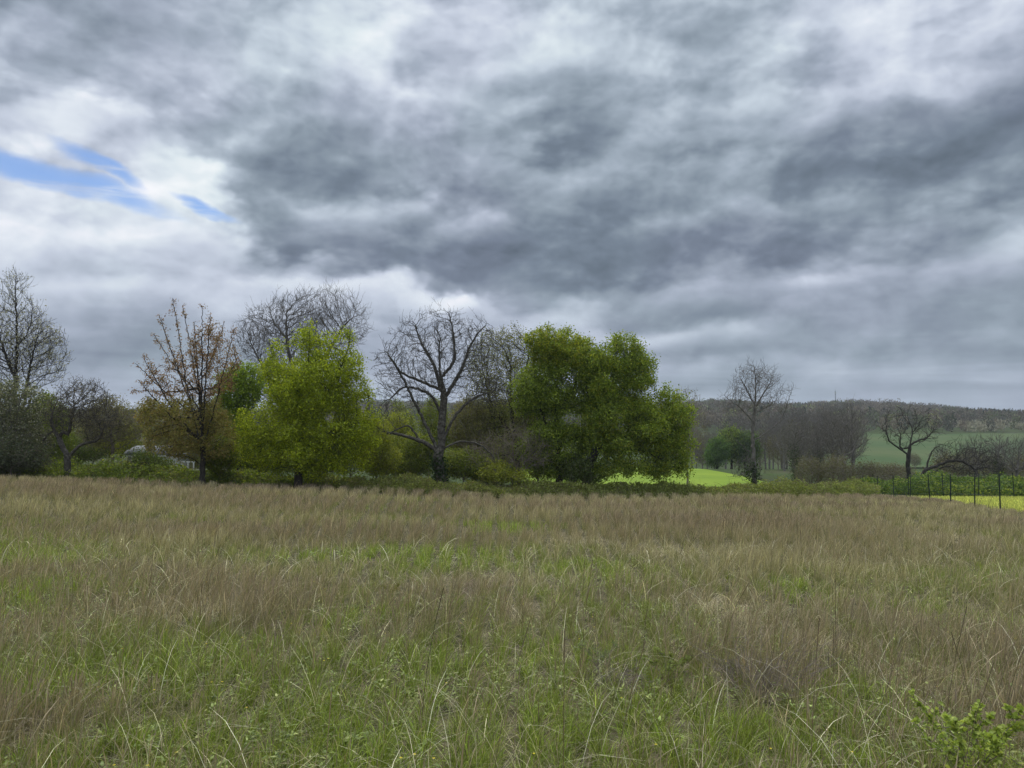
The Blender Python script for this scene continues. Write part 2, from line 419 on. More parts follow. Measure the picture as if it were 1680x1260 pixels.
CROP = noisy_mat('young_crop', (.13, .20, .010), (.20, .27, .018), .10, 8, .9, .8, 4, 'Object', (.16, .235, .013))
poly_sheet('field', [(64, -1, 27), (90, -1, 33), (110, 0, 38), (140, 1, 42), (170, 2, 43), (192, 3, 41)], CROP, .10, 'bright green crop field dropping away behind the oaks')
FARCROP = noisy_mat('far_crop', (.035, .075, .016), (.085, .105, .035), .02, 8, .9, .0, None, 'Object', (.055, .088, .024))
poly_sheet('hillside_field', [(300, 110, 330), (360, 150, 330), (420, 178, 340), (470, 200, 360), (512, 222, 380)], FARCROP, .45, 'green field sloping up the far side of the valley', 60, 60)
YELLOW = noisy_mat('yellowed_turf', (.20, .22, .06), (.32, .32, .10), .5, 8, .9, .5, 8, 'Object', (.26, .28, .075))
FENCE = [(21.2, 30), (22.8, 36), (24.0, 40), (27.3, 48), (29.6, 55), (30.6, 60), (33.5, 70), (37.0, 80), (42, 96)]
_fy = [p[1] for p in FENCE]; _fx = [p[0] for p in FENCE]
poly_sheet('yellow_field', [(30, 21.7, 90), (36, 23.2, 95), (40, 24.4, 95), (48, 27.7, 100), (55, 30, 105), (62, 31, 110)], YELLOW, .03, 'flat yellow-green field beyond the wire fence')

# ------------------------------------------------------------------ grass
def blades(xy, h, w, lean, c0, c1, nseg, rng, prof=None, droop=.25, facing=None, zlift=0):
    n = len(xy)
    z0 = H(xy[:, 0], xy[:, 1]) - .01 + zlift
    yaw = rng.uniform(0, np.pi, n) if facing is None else facing
    side = np.stack([np.cos(yaw), np.sin(yaw), np.zeros(n)], 1)
    T = np.linspace(0, 1, nseg + 1)
    Vs = []; Cs = []
    ll = np.hypot(lean[:, 0], lean[:, 1])
    for k, t in enumerate(T):
        f = t ** 1.7
        cx = xy[:, 0] + lean[:, 0] * f; cy = xy[:, 1] + lean[:, 1] * f
        cz = z0 + h * t - droop * ll * t ** 3
        c = np.stack([cx, cy, cz], 1)
        ww = w * ((1 - t) ** .6 if prof is None else prof[k]) * .5
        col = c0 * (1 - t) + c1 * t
        if k == nseg and prof is None:
            Vs.append(c[:, None, :]); Cs.append(col[:, None, :])
        else:
            Vs.append(np.stack([c - side * ww[:, None], c + side * ww[:, None]], 1)); Cs.append(np.stack([col, col], 1))
    V = np.concatenate(Vs, 1); Cc = np.concatenate(Cs, 1); m = V.shape[1]
    base = np.arange(n)[:, None] * m
    quads = []; tris = []
    full = nseg if prof is not None else nseg - 1
    for k in range(full):
        quads.append(base + np.array([2 * k, 2 * k + 1, 2 * k + 3, 2 * k + 2]))
    if prof is None:
        k = nseg - 1; tris.append(base + np.array([2 * k, 2 * k + 1, 2 * k + 2]))
    return V.reshape(-1, 3), Cc.reshape(-1, 3), np.concatenate(quads) if quads else np.zeros((0, 4), int), np.concatenate(tris) if tris else np.zeros((0, 3), int)

class Acc:
    def __init__(s): s.V = []; s.C = []; s.Q = []; s.T = []; s.n = 0
    def add(s, V, Cc, Q, T):
        s.V.append(V); s.C.append(Cc); s.Q.append(Q + s.n); s.T.append(T + s.n); s.n += len(V)
    def mesh(s, name, mat, smooth=False, origin=None):
        V = np.concatenate(s.V)
        if origin is not None: V = V - np.asarray(origin)[None, :]
        return np_mesh(name, V, [np.concatenate(s.Q), np.concatenate(s.T)], np.concatenate(s.C), mat, smooth)

def gpt(px, py):
    """photo pixel on the ground -> world xy"""
    X = (px - 840.0) / F; Y = (630.0 - py) / F
    dy = CP - Y * SP; dz = SP + Y * CP
    D = 3.0
    for _ in range(60):
        x = X / dy * D
        z = float(H(x, D)); D2 = (z + .15 - EYE) / (dz / dy); D = .5 * D + .5 * D2
    return X / dy * D, D

# (px, py, radius px across, radius px down) read from the photo, laid on the ground
def patch_field(x, y, plist):
    s = np.zeros_like(x)
    for (px, py, rx, ry) in plist:
        cx, cy = gpt(px, py)
        _, ya = gpt(px, py - ry); _, yb = gpt(px, py + ry)
        sx = rx / F * cy; sy = max(abs(ya - yb) / 2, .15)
        s = np.maximum(s, np.exp(-(((x - cx) / sx) ** 2 + ((y - cy) / sy) ** 2)))
    return s
GREEN_P = [(60, 900, 190, 40), (20, 980, 150, 50), (640, 900, 160, 16), (1500, 985, 120, 26), (60, 885, 110, 22), (30, 1000, 80, 30), (110, 1120, 160, 35), (30, 1240, 90, 30), (300, 1085, 110, 45), (520, 1150, 190, 55), (640, 1230, 200, 50), (900, 1090, 90, 50), (1000, 1130, 120, 40), (1180, 1200, 120, 55), (820, 860, 60, 8), (960, 925, 90, 12), (1300, 960, 60, 25), (1420, 1140, 110, 40), (1640, 1010, 60, 30), (700, 1080, 120, 30), (1620, 1240, 80, 30), (1400, 1240, 90, 30), (560, 1000, 60, 15), (880, 1170, 90, 60), (250, 1200, 120, 50)]
TAN_P = [(1110, 898, 80, 9), (1410, 925, 60, 13), (1190, 985, 60, 22), (1370, 1045, 60, 20), (1480, 1090, 50, 20), (950, 880, 60, 8), (320, 985, 90, 16), (780, 945, 130, 16), (860, 985, 60, 18), (1560, 880, 70, 9)]
DARK_P = [(1250, 1085, 75, 45), (1160, 1065, 60, 25), (770, 955, 100, 25), (960, 1095, 50, 15), (420, 1010, 60, 20), (60, 1160, 60, 30), (250, 1060, 60, 15)]

def meadow():
    rng = np.random.default_rng(11)
    acc = Acc()
    def lerp(a, b, t): return a + (b - a) * t[:, None]
    def pick(pal, n):
        pal = np.array(pal) * 1.9; i = rng.integers(0, len(pal), n); j = rng.integers(0, len(pal), n); t = rng.random(n)
        return (lerp(pal[i], pal[j], t)) * np.exp(rng.normal(-.03, .33, n))[:, None]
    N = 980_000
    s = rng.uniform(np.sqrt(2.0), np.sqrt(66.0), N) ** 2
    u = rng.uniform(-.80, .80, N)
    x = u * s; y = s
    # tufts: pull the points towards tuft centres
    cell = .13 + .016 * s
    tx = (np.floor(x / cell) + lattice(np.floor(x / cell), np.floor(y / cell), 3)) * cell
    ty = (np.floor(y / cell) + lattice(np.floor(x / cell), np.floor(y / cell), 4)) * cell
    pull = rng.random(N) ** .6 * .78
    x = x + (tx - x) * pull; y = y + (ty - y) * pull
    edge = np.interp(x / y, [-.8, -.3, 0, .2, .45, .8], [49, 50, 51, 55, 62, 66]) + (fbm(x * .3, y * .3, 77) - .5) * 5
    fx = np.interp(y, _fy, _fx)
    ok = (y < edge) & ((x < fx + .5) | (y < 30)) & (y > 1.7)
    x, y, s = x[ok], y[ok], y[ok]; n = len(x)
    big = fbm(x * .16, y * .16, 21, 4); med = fbm(x * .8, y * .8, 31, 3)
    G = patch_field(x, y, GREEN_P); T = patch_field(x, y, TAN_P); Dk = patch_field(x, y, DARK_P)
    green = np.clip(.38 + 2.1 * (big - .5) + 1.2 * (med - .5) + .9 * (fbm(x * 3.1, y * 3.1, 61, 2) - .5) + .42 * G - .6 * T - .55 * Dk + .14 * np.exp(-((s - 15) / 8) ** 2) - np.clip((s - 16) / 60, 0, .25), .03, .95)
    tall = np.clip(.5 + 1.8 * (fbm(x * .25, y * .25, 41, 3) - .5) - .35 * G - .4 * T + .25 * Dk + np.clip((s - 14) / 40, 0, .4), .08, 1)
    r = rng.random(n)
    pg = .18 + .62 * green
    ps = (1 - pg) * (.16 + .40 * tall)
    kind = np.where(r < pg, 0, np.where(r < pg + ps, 1, 2))
    low = 1 - .6 * np.exp(-np.maximum(np.interp(y, _fy, _fx) - x, 0) / 5) * (y > 25)
    low = low * np.interp(s, [0, 6, 20], [.72, .85, .88])
    wl = np.maximum(1, s / 7.5)
    wind = np.array([.20, -.03])
    # green blades
    for near in (True, False):
        m = (kind == 0) & ((s < 11) == near); k = m.sum()
        h = rng.uniform(.08, .27, k) * (.75 + .6 * med[m]) * (1 + .25 * G[m]) * low[m]; w = rng.uniform(.003, .0065, k) * wl[m] ** .9
        a = rng.uniform(0, 2 * np.pi, k); l = h * rng.uniform(.1, .9, k)
        lean = np.stack([np.cos(a) * l, np.sin(a) * l], 1) + wind * h[:, None] * .35
        lush = np.clip(G[m] * 1.1 + (green[m] - .30), 0, 1)
        c = lerp(pick([(.105, .11, .035), (.14, .135, .05), (.085, .088, .03), (.17, .155, .07)], k), pick([(.12, .165, .022), (.165, .215, .030), (.085, .12, .016), (.21, .23, .045)], k), lush)
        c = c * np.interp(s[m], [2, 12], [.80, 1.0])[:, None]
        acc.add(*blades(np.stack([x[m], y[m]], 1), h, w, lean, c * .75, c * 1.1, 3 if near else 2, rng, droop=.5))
    # upright dead stems with purple-brown seed heads
    for near in (True, False):
        m = (kind == 1) & ((s < 11) == near); k = m.sum()
        h = rng.uniform(.20, .58, k) * (.6 + .55 * tall[m]) * low[m]; w = rng.uniform(.0018, .0032, k) * wl[m] ** .9
        a = rng.uniform(0, 2 * np.pi, k); l = h * rng.gamma(1.6, .17, k)
        lean = np.stack([np.cos(a) * l, np.sin(a) * l], 1) + wind * h[:, None] * .5
        c0 = pick([(.15, .145, .065), (.11, .11, .045), (.19, .17, .085), (.09, .105, .035)], k)
        straw = np.clip((fbm(x[m] * .22 + 9, y[m] * .22, 81, 4) - .42) * 5, 0, 1) * .75
        c1 = lerp(pick([(.185, .135, .095), (.155, .115, .085), (.22, .17, .115), (.13, .095, .075)], k), pick([(.27, .225, .13), (.33, .28, .17), (.20, .18, .09)], k), straw)
        prof = [1, .95, 1.0, 1.9, .3] if near else [1, 1.1, 1.7, .4]
        acc.add(*blades(np.stack([x[m], y[m]], 1), h, w, lean, c0, c1, len(prof) - 1, rng, prof=prof, droop=.2))
    # lodged, matted straw
    for near in (True, False):
        m = (kind == 2) & ((s < 11) == near); k = m.sum()
        h = rng.uniform(.06, .26, k); w = rng.uniform(.0022, .0045, k) * wl[m] ** .9
        a = rng.normal(-.1, 1.5, k); l = rng.uniform(.10, .45, k)
        lean = np.stack([np.cos(a) * l, np.sin(a) * l], 1)
        tanp = np.clip(T[m] * 1.2, 0, 1); dk = np.clip(Dk[m], 0, 1)
        c = lerp(pick([(.17, .145, .085), (.13, .11, .065), (.22, .19, .12), (.10, .085, .055)], k), pick([(.33, .28, .18), (.26, .22, .14)], k), tanp)
        c = lerp(c, pick([(.10, .07, .055), (.13, .095, .075)], k), dk)
        acc.add(*blades(np.stack([x[m], y[m]], 1), h, w, lean, c, c * 1.1, 3 if near else 2, rng, droop=.35))
    # long pale straws lying criss-cross in the foreground
    k = 5200
    s2 = rng.uniform(np.sqrt(2.2), np.sqrt(16), k) ** 2; u2 = rng.uniform(-.78, .78, k)
    h = rng.uniform(.12, .55, k); a = rng.uniform(0, 2 * np.pi, k); l = rng.uniform(.15, .65, k)
    c = pick([(.34, .30, .19), (.28, .24, .15), (.40, .37, .27), (.20, .20, .09)], k)
    acc.add(*blades(np.stack([u2 * s2, s2], 1), h, rng.uniform(.0018, .0034, k) * np.maximum(1, s2 / 6), np.stack([np.cos(a) * l, np.sin(a) * l], 1), c, c * 1.1, 4, rng, prof=[1, 1, .9, .8, .2], droop=.35))
    # thin dark dead stalks
    k = 900
    s2 = rng.uniform(np.sqrt(3), np.sqrt(40), k) ** 2; u2 = rng.uniform(-.78, .78, k)
    q = fbm(u2 * s2 * .5, s2 * .5, 51, 3) > .48; s2 = s2[q]; u2 = u2[q]; k = len(s2)
    h = rng.uniform(.45, .95, k); l = rng.uniform(0, .35, k); a = rng.normal(.3, 1.0, k)
    c = pick([(.07, .05, .035), (.10, .075, .05)], k)
    acc.add(*blades(np.stack([u2 * s2, s2], 1), h, .0032 * np.maximum(1, s2 / 8), np.stack([np.cos(a) * l, np.sin(a) * l], 1), c, c, 4, rng, prof=[1, .9, .8, .8, 1.3], droop=.1))
    # small broad leaves of clover, plantain and dock among the blades
    k = 60000
    s2 = rng.uniform(np.sqrt(2.2), np.sqrt(16), k) ** 2; u2 = rng.uniform(-.78, .78, k); xx = u2 * s2
    cell = .28; gx = (np.floor(xx / cell) + lattice(np.floor(xx / cell), np.floor(s2 / cell), 13)) * cell; gy = (np.floor(s2 / cell) + lattice(np.floor(xx / cell), np.floor(s2 / cell), 14)) * cell
    pl = rng.random(k) ** .5 * .85; xx = xx + (gx - xx) * pl; yy = s2 + (gy - s2) * pl
    q = (fbm(xx * .9, yy * .9, 71, 3) + .25 * patch_field(xx, yy, GREEN_P)) > .56; xx = xx[q]; yy = yy[q]; k = len(xx)
    a = rng.uniform(0, 2 * np.pi, k); l = rng.uniform(.015, .05, k); hh = rng.uniform(.02, .15, k)
    c = pick([(.095, .12, .035), (.13, .155, .045), (.075, .095, .03), (.16, .165, .06)], k)
    V, Cc, Q, T = blades(np.stack([xx, yy], 1), rng.uniform(.004, .02, k), rng.uniform(.008, .018, k) * np.maximum(1, yy / 8), np.stack([np.cos(a) * l, np.sin(a) * l], 1), c, c, 3, rng, prof=[.3, 1, .9, .15], droop=.1, facing=a + np.pi / 2)
    V = V.reshape(k, -1, 3); V[:, :, 2] += hh[:, None]; acc.add(V.reshape(-1, 3), Cc, Q, T)
    # a few tiny yellow flowers
    k = 160; s2 = rng.uniform(3.2, 14, k); xx = rng.uniform(-.7, .7, k) * s2; a = rng.uniform(0, 6.28, k)
    for j in range(5):
        b = a + j * 1.2566
        V, Cc, Q, T = blades(np.stack([xx, s2], 1), np.full(k, .004), np.full(k, .008), np.stack([np.cos(b) * .008, np.sin(b) * .008], 1), np.tile((.65, .50, .03), (k, 1)), np.tile((.70, .56, .04), (k, 1)), 2, rng, prof=[.4, 1, .5], droop=.1, facing=b + np.pi / 2)
        V = V.reshape(k, -1, 3); V[:, :, 2] += (.12 + .1 * lattice(np.arange(k), np.arange(k), 2))[:, None]; acc.add(V.reshape(-1, 3), Cc, Q, T)
    me = acc.mesh('meadow_grass', GRASS)
    o = new_obj('meadow_grass', me)
    set_props(o, 'long dry brown and green meadow grass filling the foreground', 'grass', None, 'stuff')
    # yellow-green turf beyond the fence
    acc = Acc(); n = 45000
    yy = rng.uniform(30, 61, n); xl = np.interp(yy, _fy, _fx); xx = xl + .3 + rng.random(n) * (yy * .85 - xl)
    c = pick([(.25, .27, .07), (.34, .34, .09), (.20, .23, .06), (.40, .38, .10)], n)
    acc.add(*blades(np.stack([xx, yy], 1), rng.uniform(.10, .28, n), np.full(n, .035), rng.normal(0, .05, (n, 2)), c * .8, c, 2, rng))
    o = new_obj('field_grass', acc.mesh('field_grass', GRASS))
    set_props(o, 'short yellow-green grass of the field beyond the fence', 'grass', None, 'stuff')
meadow()

# ------------------------------------------------------------------ tree growing
def unit(v):
    return v / np.maximum(np.linalg.norm(v, axis=-1, keepdims=True), 1e-9)

class Skel:
    """nodes joined to their parents; children always come later"""
    def __init__(s, base, first_dir=(0, 0, 1)):
        s.p = [np.asarray(base, float)]; s.par = [-1]; s.bonus = {}
    def line(s, pts, step, jit, rng, attach=True, bonus=0):
        pts = [np.asarray(q, float) for q in pts]
        arr = np.array(s.p)
        i0 = int(np.argmin(((arr - pts[0]) ** 2).sum(1))) if attach else 0
        cur = i0; a = s.p[i0]
        # smooth the course of the limb
        ctrl = [a] + pts[1:] if len(pts) > 1 else [a] + pts
        if not attach: ctrl = [a] + pts
        dense = []
        m = len(ctrl)
        for k in range(m - 1):
            p0 = ctrl[max(k - 1, 0)]; p1 = ctrl[k]; p2 = ctrl[k + 1]; p3 = ctrl[min(k + 2, m - 1)]
            L = np.linalg.norm(p2 - p1); ns = max(1, int(round(L / step)))
            for q in range(1, ns + 1):
                t = q / ns
                c = .5 * ((2 * p1) + (-p0 + p2) * t + (2 * p0 - 5 * p1 + 4 * p2 - p3) * t * t + (-p0 + 3 * p1 - 3 * p2 + p3) * t ** 3)
                dense.append(c)
        for c in dense:
            s.p.append(c + rng.normal(0, jit, 3)); s.par.append(cur); cur = len(s.p) - 1; s.bonus[cur] = bonus / len(dense)
        return cur
    def colonize(s, attr, step, kill, infl, jit, rng, trop=(0, 0, .1), maxit=220, maxn=12000, radial=0):
        ctr = attr.mean(0) - np.array([0, 0, .35 * (attr[:, 2].max() - attr[:, 2].min())])
        P_ = np.zeros((maxn + 400, 3)); n = len(s.p); P_[:n] = s.p; par = list(s.par)
        A = attr.copy(); nd = np.full(len(A), 1e9); ni = np.zeros(len(A), int)
        def upd(lo, hi):
            if hi <= lo or len(A) == 0: return
            d = np.sqrt(((A[:, None, :] - P_[None, lo:hi, :]) ** 2).sum(2))
            j = d.argmin(1); dm = d[np.arange(len(A)), j]; m = dm < nd
            nd[m] = dm[m]; ni[m] = lo + j[m]
        for c in range(0, n, 400): upd(c, min(n, c + 400))
        trop = np.asarray(trop)
        kids = np.zeros(maxn + 400, int)
        for it in range(maxit):
            keep = nd > kill
            A = A[keep]; nd = nd[keep]; ni = ni[keep]
            if len(A) == 0 or n > maxn - 400: break
            m = nd < infl
            if not m.any():
                m = nd <= nd.min() + .01
            idx = ni[m]; v = unit(A[m] - P_[idx])
            uq, inv = np.unique(idx, return_inverse=True)
            acc = np.zeros((len(uq), 3)); np.add.at(acc, inv, v)
            d = unit(unit(acc) + trop + radial * unit(P_[uq] - ctr) + rng.normal(0, jit, acc.shape))
            ok = kids[uq] < 4
            uq = uq[ok]; d = d[ok]
            if len(uq) == 0: break
            if len(uq) > 380: uq = uq[:380]; d = d[:380]
            kids[uq] += 1
            P_[n:n + len(uq)] = P_[uq] + d * step
            par.extend(uq.tolist()); upd(n, n + len(uq)); n += len(uq)
        s.p = [P_[i] for i in range(n)]; s.par = par
    def finish(s, r_trunk, r_tip):
        P_ = np.array(s.p); par = np.array(s.par); n = len(par)
        kids = np.bincount(par[1:], minlength=n)
        cnt = (kids == 0).astype(float)
        for k_, v_ in s.bonus.items(): cnt[k_] += v_
        for i in range(n - 1, 0, -1): cnt[par[i]] += cnt[i]
        e = max(math.log(max(cnt[0], 2)) / math.log(r_trunk / r_tip), 2.25)
        R = r_tip * cnt ** (1 / e)
        R = R * (1 + (r_trunk / R[0] - 1) * (cnt / cnt[0]) ** 2.2)
        main = np.full(n, -1); best = np.zeros(n)
        for i in range(1, n):
            q = par[i]
            if cnt[i] > best[q]: best[q] = cnt[i]; main[q] = i
        s.P, s.parA, s.R, s.main = P_, par, R, main
        return s
    def twigs(s, rng, rmax, prob, length, r, up=.15, spread=.8, segs=2, levels=1, zone=None):
        """thin side shoots on the thin branches"""
        P_, par, R, main = s.P, s.parA, s.R, s.main
        cand = np.where((R < rmax) & (par >= 0))[0]
        for lv in range(levels):
            cnt = rng.poisson(prob, len(cand)); src = np.repeat(cand, cnt)
            if len(src) == 0: return
            d0 = unit(P_[src] - P_[par[src]])
            d = unit(d0 * .8 + rng.normal(0, spread, (len(src), 3)) + np.array([0, 0, up]))
            L = length * rng.uniform(.5, 1.3, len(src)) * (.65 ** lv)
            cur = src; new = []
            for k in range(segs):
                n0 = len(P_)
                d = unit(d + rng.normal(0, .22, d.shape) + np.array([0, 0, up * .4]))
                pos = P_[cur] + d * (L / segs)[:, None]
                P_ = np.concatenate([P_, pos]); par = np.concatenate([par, cur])
                R = np.concatenate([R, np.full(len(src), r * (1 - .3 * k / segs) * (.85 ** lv))])
                main = np.concatenate([main, np.full(len(src), -1)])
                ids = np.arange(n0, n0 + len(src))
                if k: main[cur] = ids
                cur = ids; new.append(ids)
            cand = np.concatenate(new)
        s.P, s.parA, s.R, s.main = P_, par, R, main

def tubes(P_, par, R, main, sel, sides):
    """frustums for the chosen nodes (each joins its parent)"""
    i = sel; q = par[i]
    seg = unit(P_[i] - P_[q])
    def ndir(j):
        inc = np.where((par[j] >= 0)[:, None], P_[j] - P_[np.maximum(par[j], 0)], 0)
        outg = np.where((main[j] >= 0)[:, None], P_[np.maximum(main[j], 0)] - P_[j], 0)
        return unit(unit(inc) + unit(outg) + 1e-6)
    ismain = main[q] == i
    d0 = np.where(ismain[:, None], ndir(q), seg); d1 = ndir(i)
    r0 = np.where(ismain, R[q], np.minimum(R[i] * 1.15, R[q])); r1 = R[i]
    ref = np.array([.93, .31, .17])
    def ring(c, d, r):
        a = unit(np.cross(d, ref)); b = np.cross(d, a)
        th = np.arange(sides) * 2 * np.pi / sides
        return c[:, None, :] + r[:, None, None] * (np.cos(th)[None, :, None] * a[:, None, :] + np.sin(th)[None, :, None] * b[:, None, :])
    V = np.concatenate([ring(P_[q], d0, r0), ring(P_[i], d1, r1)], 1)
    n = len(i); base = np.arange(n)[:, None, None] * (2 * sides)
    k = np.arange(sides); k2 = (k + 1) % sides
    Q = base + np.stack([k, k2, k2 + sides, k + sides], 1)[None]
    return V.reshape(-1, 3), Q.reshape(-1, 4)

def skel_mesh(name, s, lo, hi, mat, origin, flare=0.0):
    """tubes for every node whose radius is in [lo, hi)"""
    Vs = []; Qs = []; n = 0
    for a, b, sides in ((0, .012, 3), (.012, .035, 4), (.035, .10, 6), (.10, 9, 10)):
        sel = np.where((s.R >= max(lo, a)) & (s.R < min(hi, b)) & (s.parA >= 0))[0]
        if len(sel) == 0: continue
        V, Q = tubes(s.P, s.parA, s.R, s.main, sel, sides)
        Vs.append(V); Qs.append(Q + n); n += len(V)
    if not Vs: return None
    V = np.concatenate(Vs)
    if flare:
        z0 = s.P[0][2]; hgt = V[:, 2] - z0
        k = 1 + flare * np.exp(-np.maximum(hgt, 0) / .35)
        c = s.P[0][:2]; near = hgt < 1.2
        V[near, 0] = c[0] + (V[near, 0] - c[0]) * k[near]; V[near, 1] = c[1] + (V[near, 1] - c[1]) * k[near]
    return np_mesh(name, V - np.asarray(origin)[None], [np.concatenate(Qs)], None, mat, True)

def leaf_cards(centers, L, W, pal, rng, origin, name, mat, hang=0.0, up=0.0, jitc=.25, kink=.25, dirs=None):
    n = len(centers)
    a = unit(rng.normal(0, 1, (n, 3)) + np.array([0, 0, up - hang]) + (0 if dirs is None else dirs))
    b = unit(np.cross(a, rng.normal(0, 1, (n, 3)))); c = np.cross(a, b)
    l = L * rng.uniform(.6, 1.35, n)[:, None]; w = W * rng.uniform(.6, 1.35, n)[:, None] * .5
    p0 = centers; p2 = centers + a * l
    mid = centers + a * l * .45
    V = np.stack([p0, mid + b * w + c * l * kink * .3, p2, mid - b * w + c * l * kink * .3], 1).reshape(-1, 3) - np.asarray(origin)[None]
    Q = np.arange(n * 4).reshape(n, 4)
    pal = np.array(pal); i = rng.integers(0, len(pal), n); j = rng.integers(0, len(pal), n); t = rng.random(n)[:, None]
    col = (pal[i] * (1 - t) + pal[j] * t) * (1 + jitc * rng.uniform(-1, 1, n))[:, None]
    return np_mesh(name, V, [Q], np.repeat(col, 4, 0), mat)

def lobe_points(lobes, D, n, rng, depth=.85, shell=.5, clump=0):
    if clump:
        # break every lobe into billows sitting on its outside
        sub = []
        for l in lobes:
            dy = l[4] if len(l) > 4 else 0.0
            for v in unit(rng.normal(0, 1, (clump, 3))):
                q = rng.uniform(.30, .76); f = rng.uniform(.28, .46); rm = math.sqrt(l[2] * l[3])
                sub.append((l[0] + v[0] * l[2] * q, l[1] + v[2] * l[3] * q, rm * f * 1.1, rm * f * .85, dy + v[1] * l[2] / F * D * q * depth))
        lobes = sub
    """points in ellipsoids; lobe = (px, py, rx, ry[, metres behind]) in photo pixels at distance D"""
    vol = np.array([l[2] * l[3] * (l[2] + l[3]) for l in lobes], float); cnt = rng.multinomial(n, vol / vol.sum())
    out = []
    for l, k in zip(lobes, cnt):
        dy = l[4] if len(l) > 4 else 0.0
        c = P(l[0], l[1], D + dy); rx = l[2] / F * D; rz = l[3] / F * D; ry = rx * depth
        v = unit(rng.normal(0, 1, (k, 3))) * (rng.random((k, 1)) ** (1 / 3. * (1 - shell) + .02))
        out.append(c + v * np.array([rx, ry, rz]))
    return np.concatenate(out)

def build_tree(name, label, cat, base_px, D, lobes, rng_seed, trunk=None, limbs=(), n_attr=900, step=.28, kill=.55, infl=3.0,
               jit=.12, trop=(0, 0, .08), r_trunk=.22, r_tip=.010, r_limb=.05, bark=None, twig=None, leaves=None, group=None, flare=.35,
               depth=.85, shell=.5, base=None, ivy=None, limb_w=12, clump=0, radial=.35):
    n_attr = int(n_attr * 3.2); kill *= .60; step *= .80; jit *= .75; shell *= .6
    rng = np.random.default_rng(rng_seed)
    b = ground(base_px, D) if base is None else np.asarray(base, float)
    b = b - np.array([0, 0, .05])
    s = Skel(b)
    def W(q): return P(q[0], q[1], D + (q[2] if len(q) > 2 else 0))
    if trunk: s.line([W(q) for q in trunk], step, step * .10, rng, attach=False)
    for i_, lm in enumerate(limbs): s.line([W(q) for q in lm], step, step * .11, rng, bonus=limb_w[min(i_, len(limb_w) - 1)] if isinstance(limb_w, (list, tuple)) else limb_w)
    if n_attr and lobes:
        s.colonize(lobe_points(lobes, D, n_attr, rng, depth, shell, clump), step, kill, infl, jit, rng, trop, radial=radial)
    s.finish(r_trunk, r_tip)
    nb = len(s.P)
    if twig:
        for tw in twig: s.twigs(rng, **tw)
    root = thing(name, label, cat, b, group)
    me = skel_mesh('trunk', s, r_limb, 99, bark, b, flare)
    if me: new_obj('trunk', me, root)
    me = skel_mesh('branches', s, 0, r_limb, bark, b)
    if me: new_obj('branches', me, root)
    if leaves:
        for lf in (leaves if isinstance(leaves, list) else [leaves]):
            cand = np.where(s.R < lf.get('rmax', .03))[0]
            if lf.get('tips'): cand = cand[s.main[cand] < 0]
            if 'zmin' in lf:
                zz = P(840, lf['zmin'], D)[2]; cand = cand[s.P[cand, 2] > zz]
            if 'zmax' in lf:
                zz = P(840, lf['zmax'], D)[2]; cand = cand[s.P[cand, 2] < zz]
            if len(cand) == 0: continue
            n = lf['n']; src = rng.choice(cand, n)
            clump = fbm(s.P[src, 0] * 1.1 + s.P[src, 1], s.P[src, 2] * 1.1 + 3, rng_seed, 3)
            src = src[clump > lf.get('gap', .36) + rng.uniform(-.05, .05, n)]
            cen = s.P[src] + rng.normal(0, lf.get('scatter', .14), (len(src), 3))
            me = leaf_cards(cen, lf['L'], lf['W'], lf['pal'], rng, b, lf.get('name', 'foliage'), LEAF, lf.get('hang', .1), lf.get('up', 0))
            new_obj(lf.get('name', 'foliage'), me, root)
    if ivy:
        lo, hi, rad, n = ivy
        cand = np.where((s.R > r_limb) & (s.P[:, 2] > b[2] + lo) & (s.P[:, 2] < b[2] + hi))[0]
        if len(cand):
            src = rng.choice(cand, n)
            v = rng.normal(0, 1, (n, 3)); v[:, 2] *= 1.2
            me = leaf_cards(s.P[src] + v * rad * .5, .16, .14, [(.03, .06, .015), (.05, .085, .02), (.02, .04, .012)], rng, b, 'ivy', LEAF, .3)
            new_obj('ivy', me, root)
    return root

def copy_tree(src, loc, rot, scale, label, group=None):
    r = src.copy(); C.objects.link(r); r.location = tuple(loc); r.rotation_euler = (0, 0, rot); r.scale = scale if hasattr(scale, '__len__') else (scale,) * 3
    if label: r['label'] = label
    if group: r['group'] = group
    for ch in list(src.children):
        c = ch.copy(); C.objects.link(c); c.parent = r
    return r

BRIGHT = [(.38, .445, .024), (.27, .34, .02), (.50, .535, .035), (.19, .245, .015)]
OAK = [(.27, .36, .045), (.18, .25, .03), (.36, .42, .055), (.13, .185, .025)]
OAKY = [(.38, .39, .035), (.28, .31, .03), (.44, .43, .05)]
OLIVE = [(.21, .20, .075), (.15, .155, .06), (.27, .25, .10)]

# ---- the near tree line, from the left
build_tree('budding_tree', 'tall thin budding tree with pale buds at the left edge of the meadow', 'tree', 22, 62,
    [(24, 490, 24, 48), (28, 560, 60, 60, 1), (62, 590, 48, 55, -1), (-30, 590, 55, 70)], 101,
    trunk=[(24, 720), (25, 640), (28, 560), (26, 490), (27, 452)], limbs=[[(24, 710), (40, 660), (48, 610), (60, 560)], [(26, 620), (8, 580), (-6, 530)], [(28, 570), (48, 540), (52, 500)]],
    n_attr=1300, step=.33, kill=.55, trop=(0, 0, .45), r_trunk=.21, r_tip=.011, bark=BARK_DARK, r_limb=.05,
    twig=[dict(rmax=.03, prob=1.0, length=.75, r=.0085, up=.6, spread=.5)],
    leaves=dict(n=5500, rmax=.013, L=.13, W=.09, pal=[(.34, .33, .24), (.24, .23, .15), (.40, .38, .30)], scatter=.10, gap=.2))
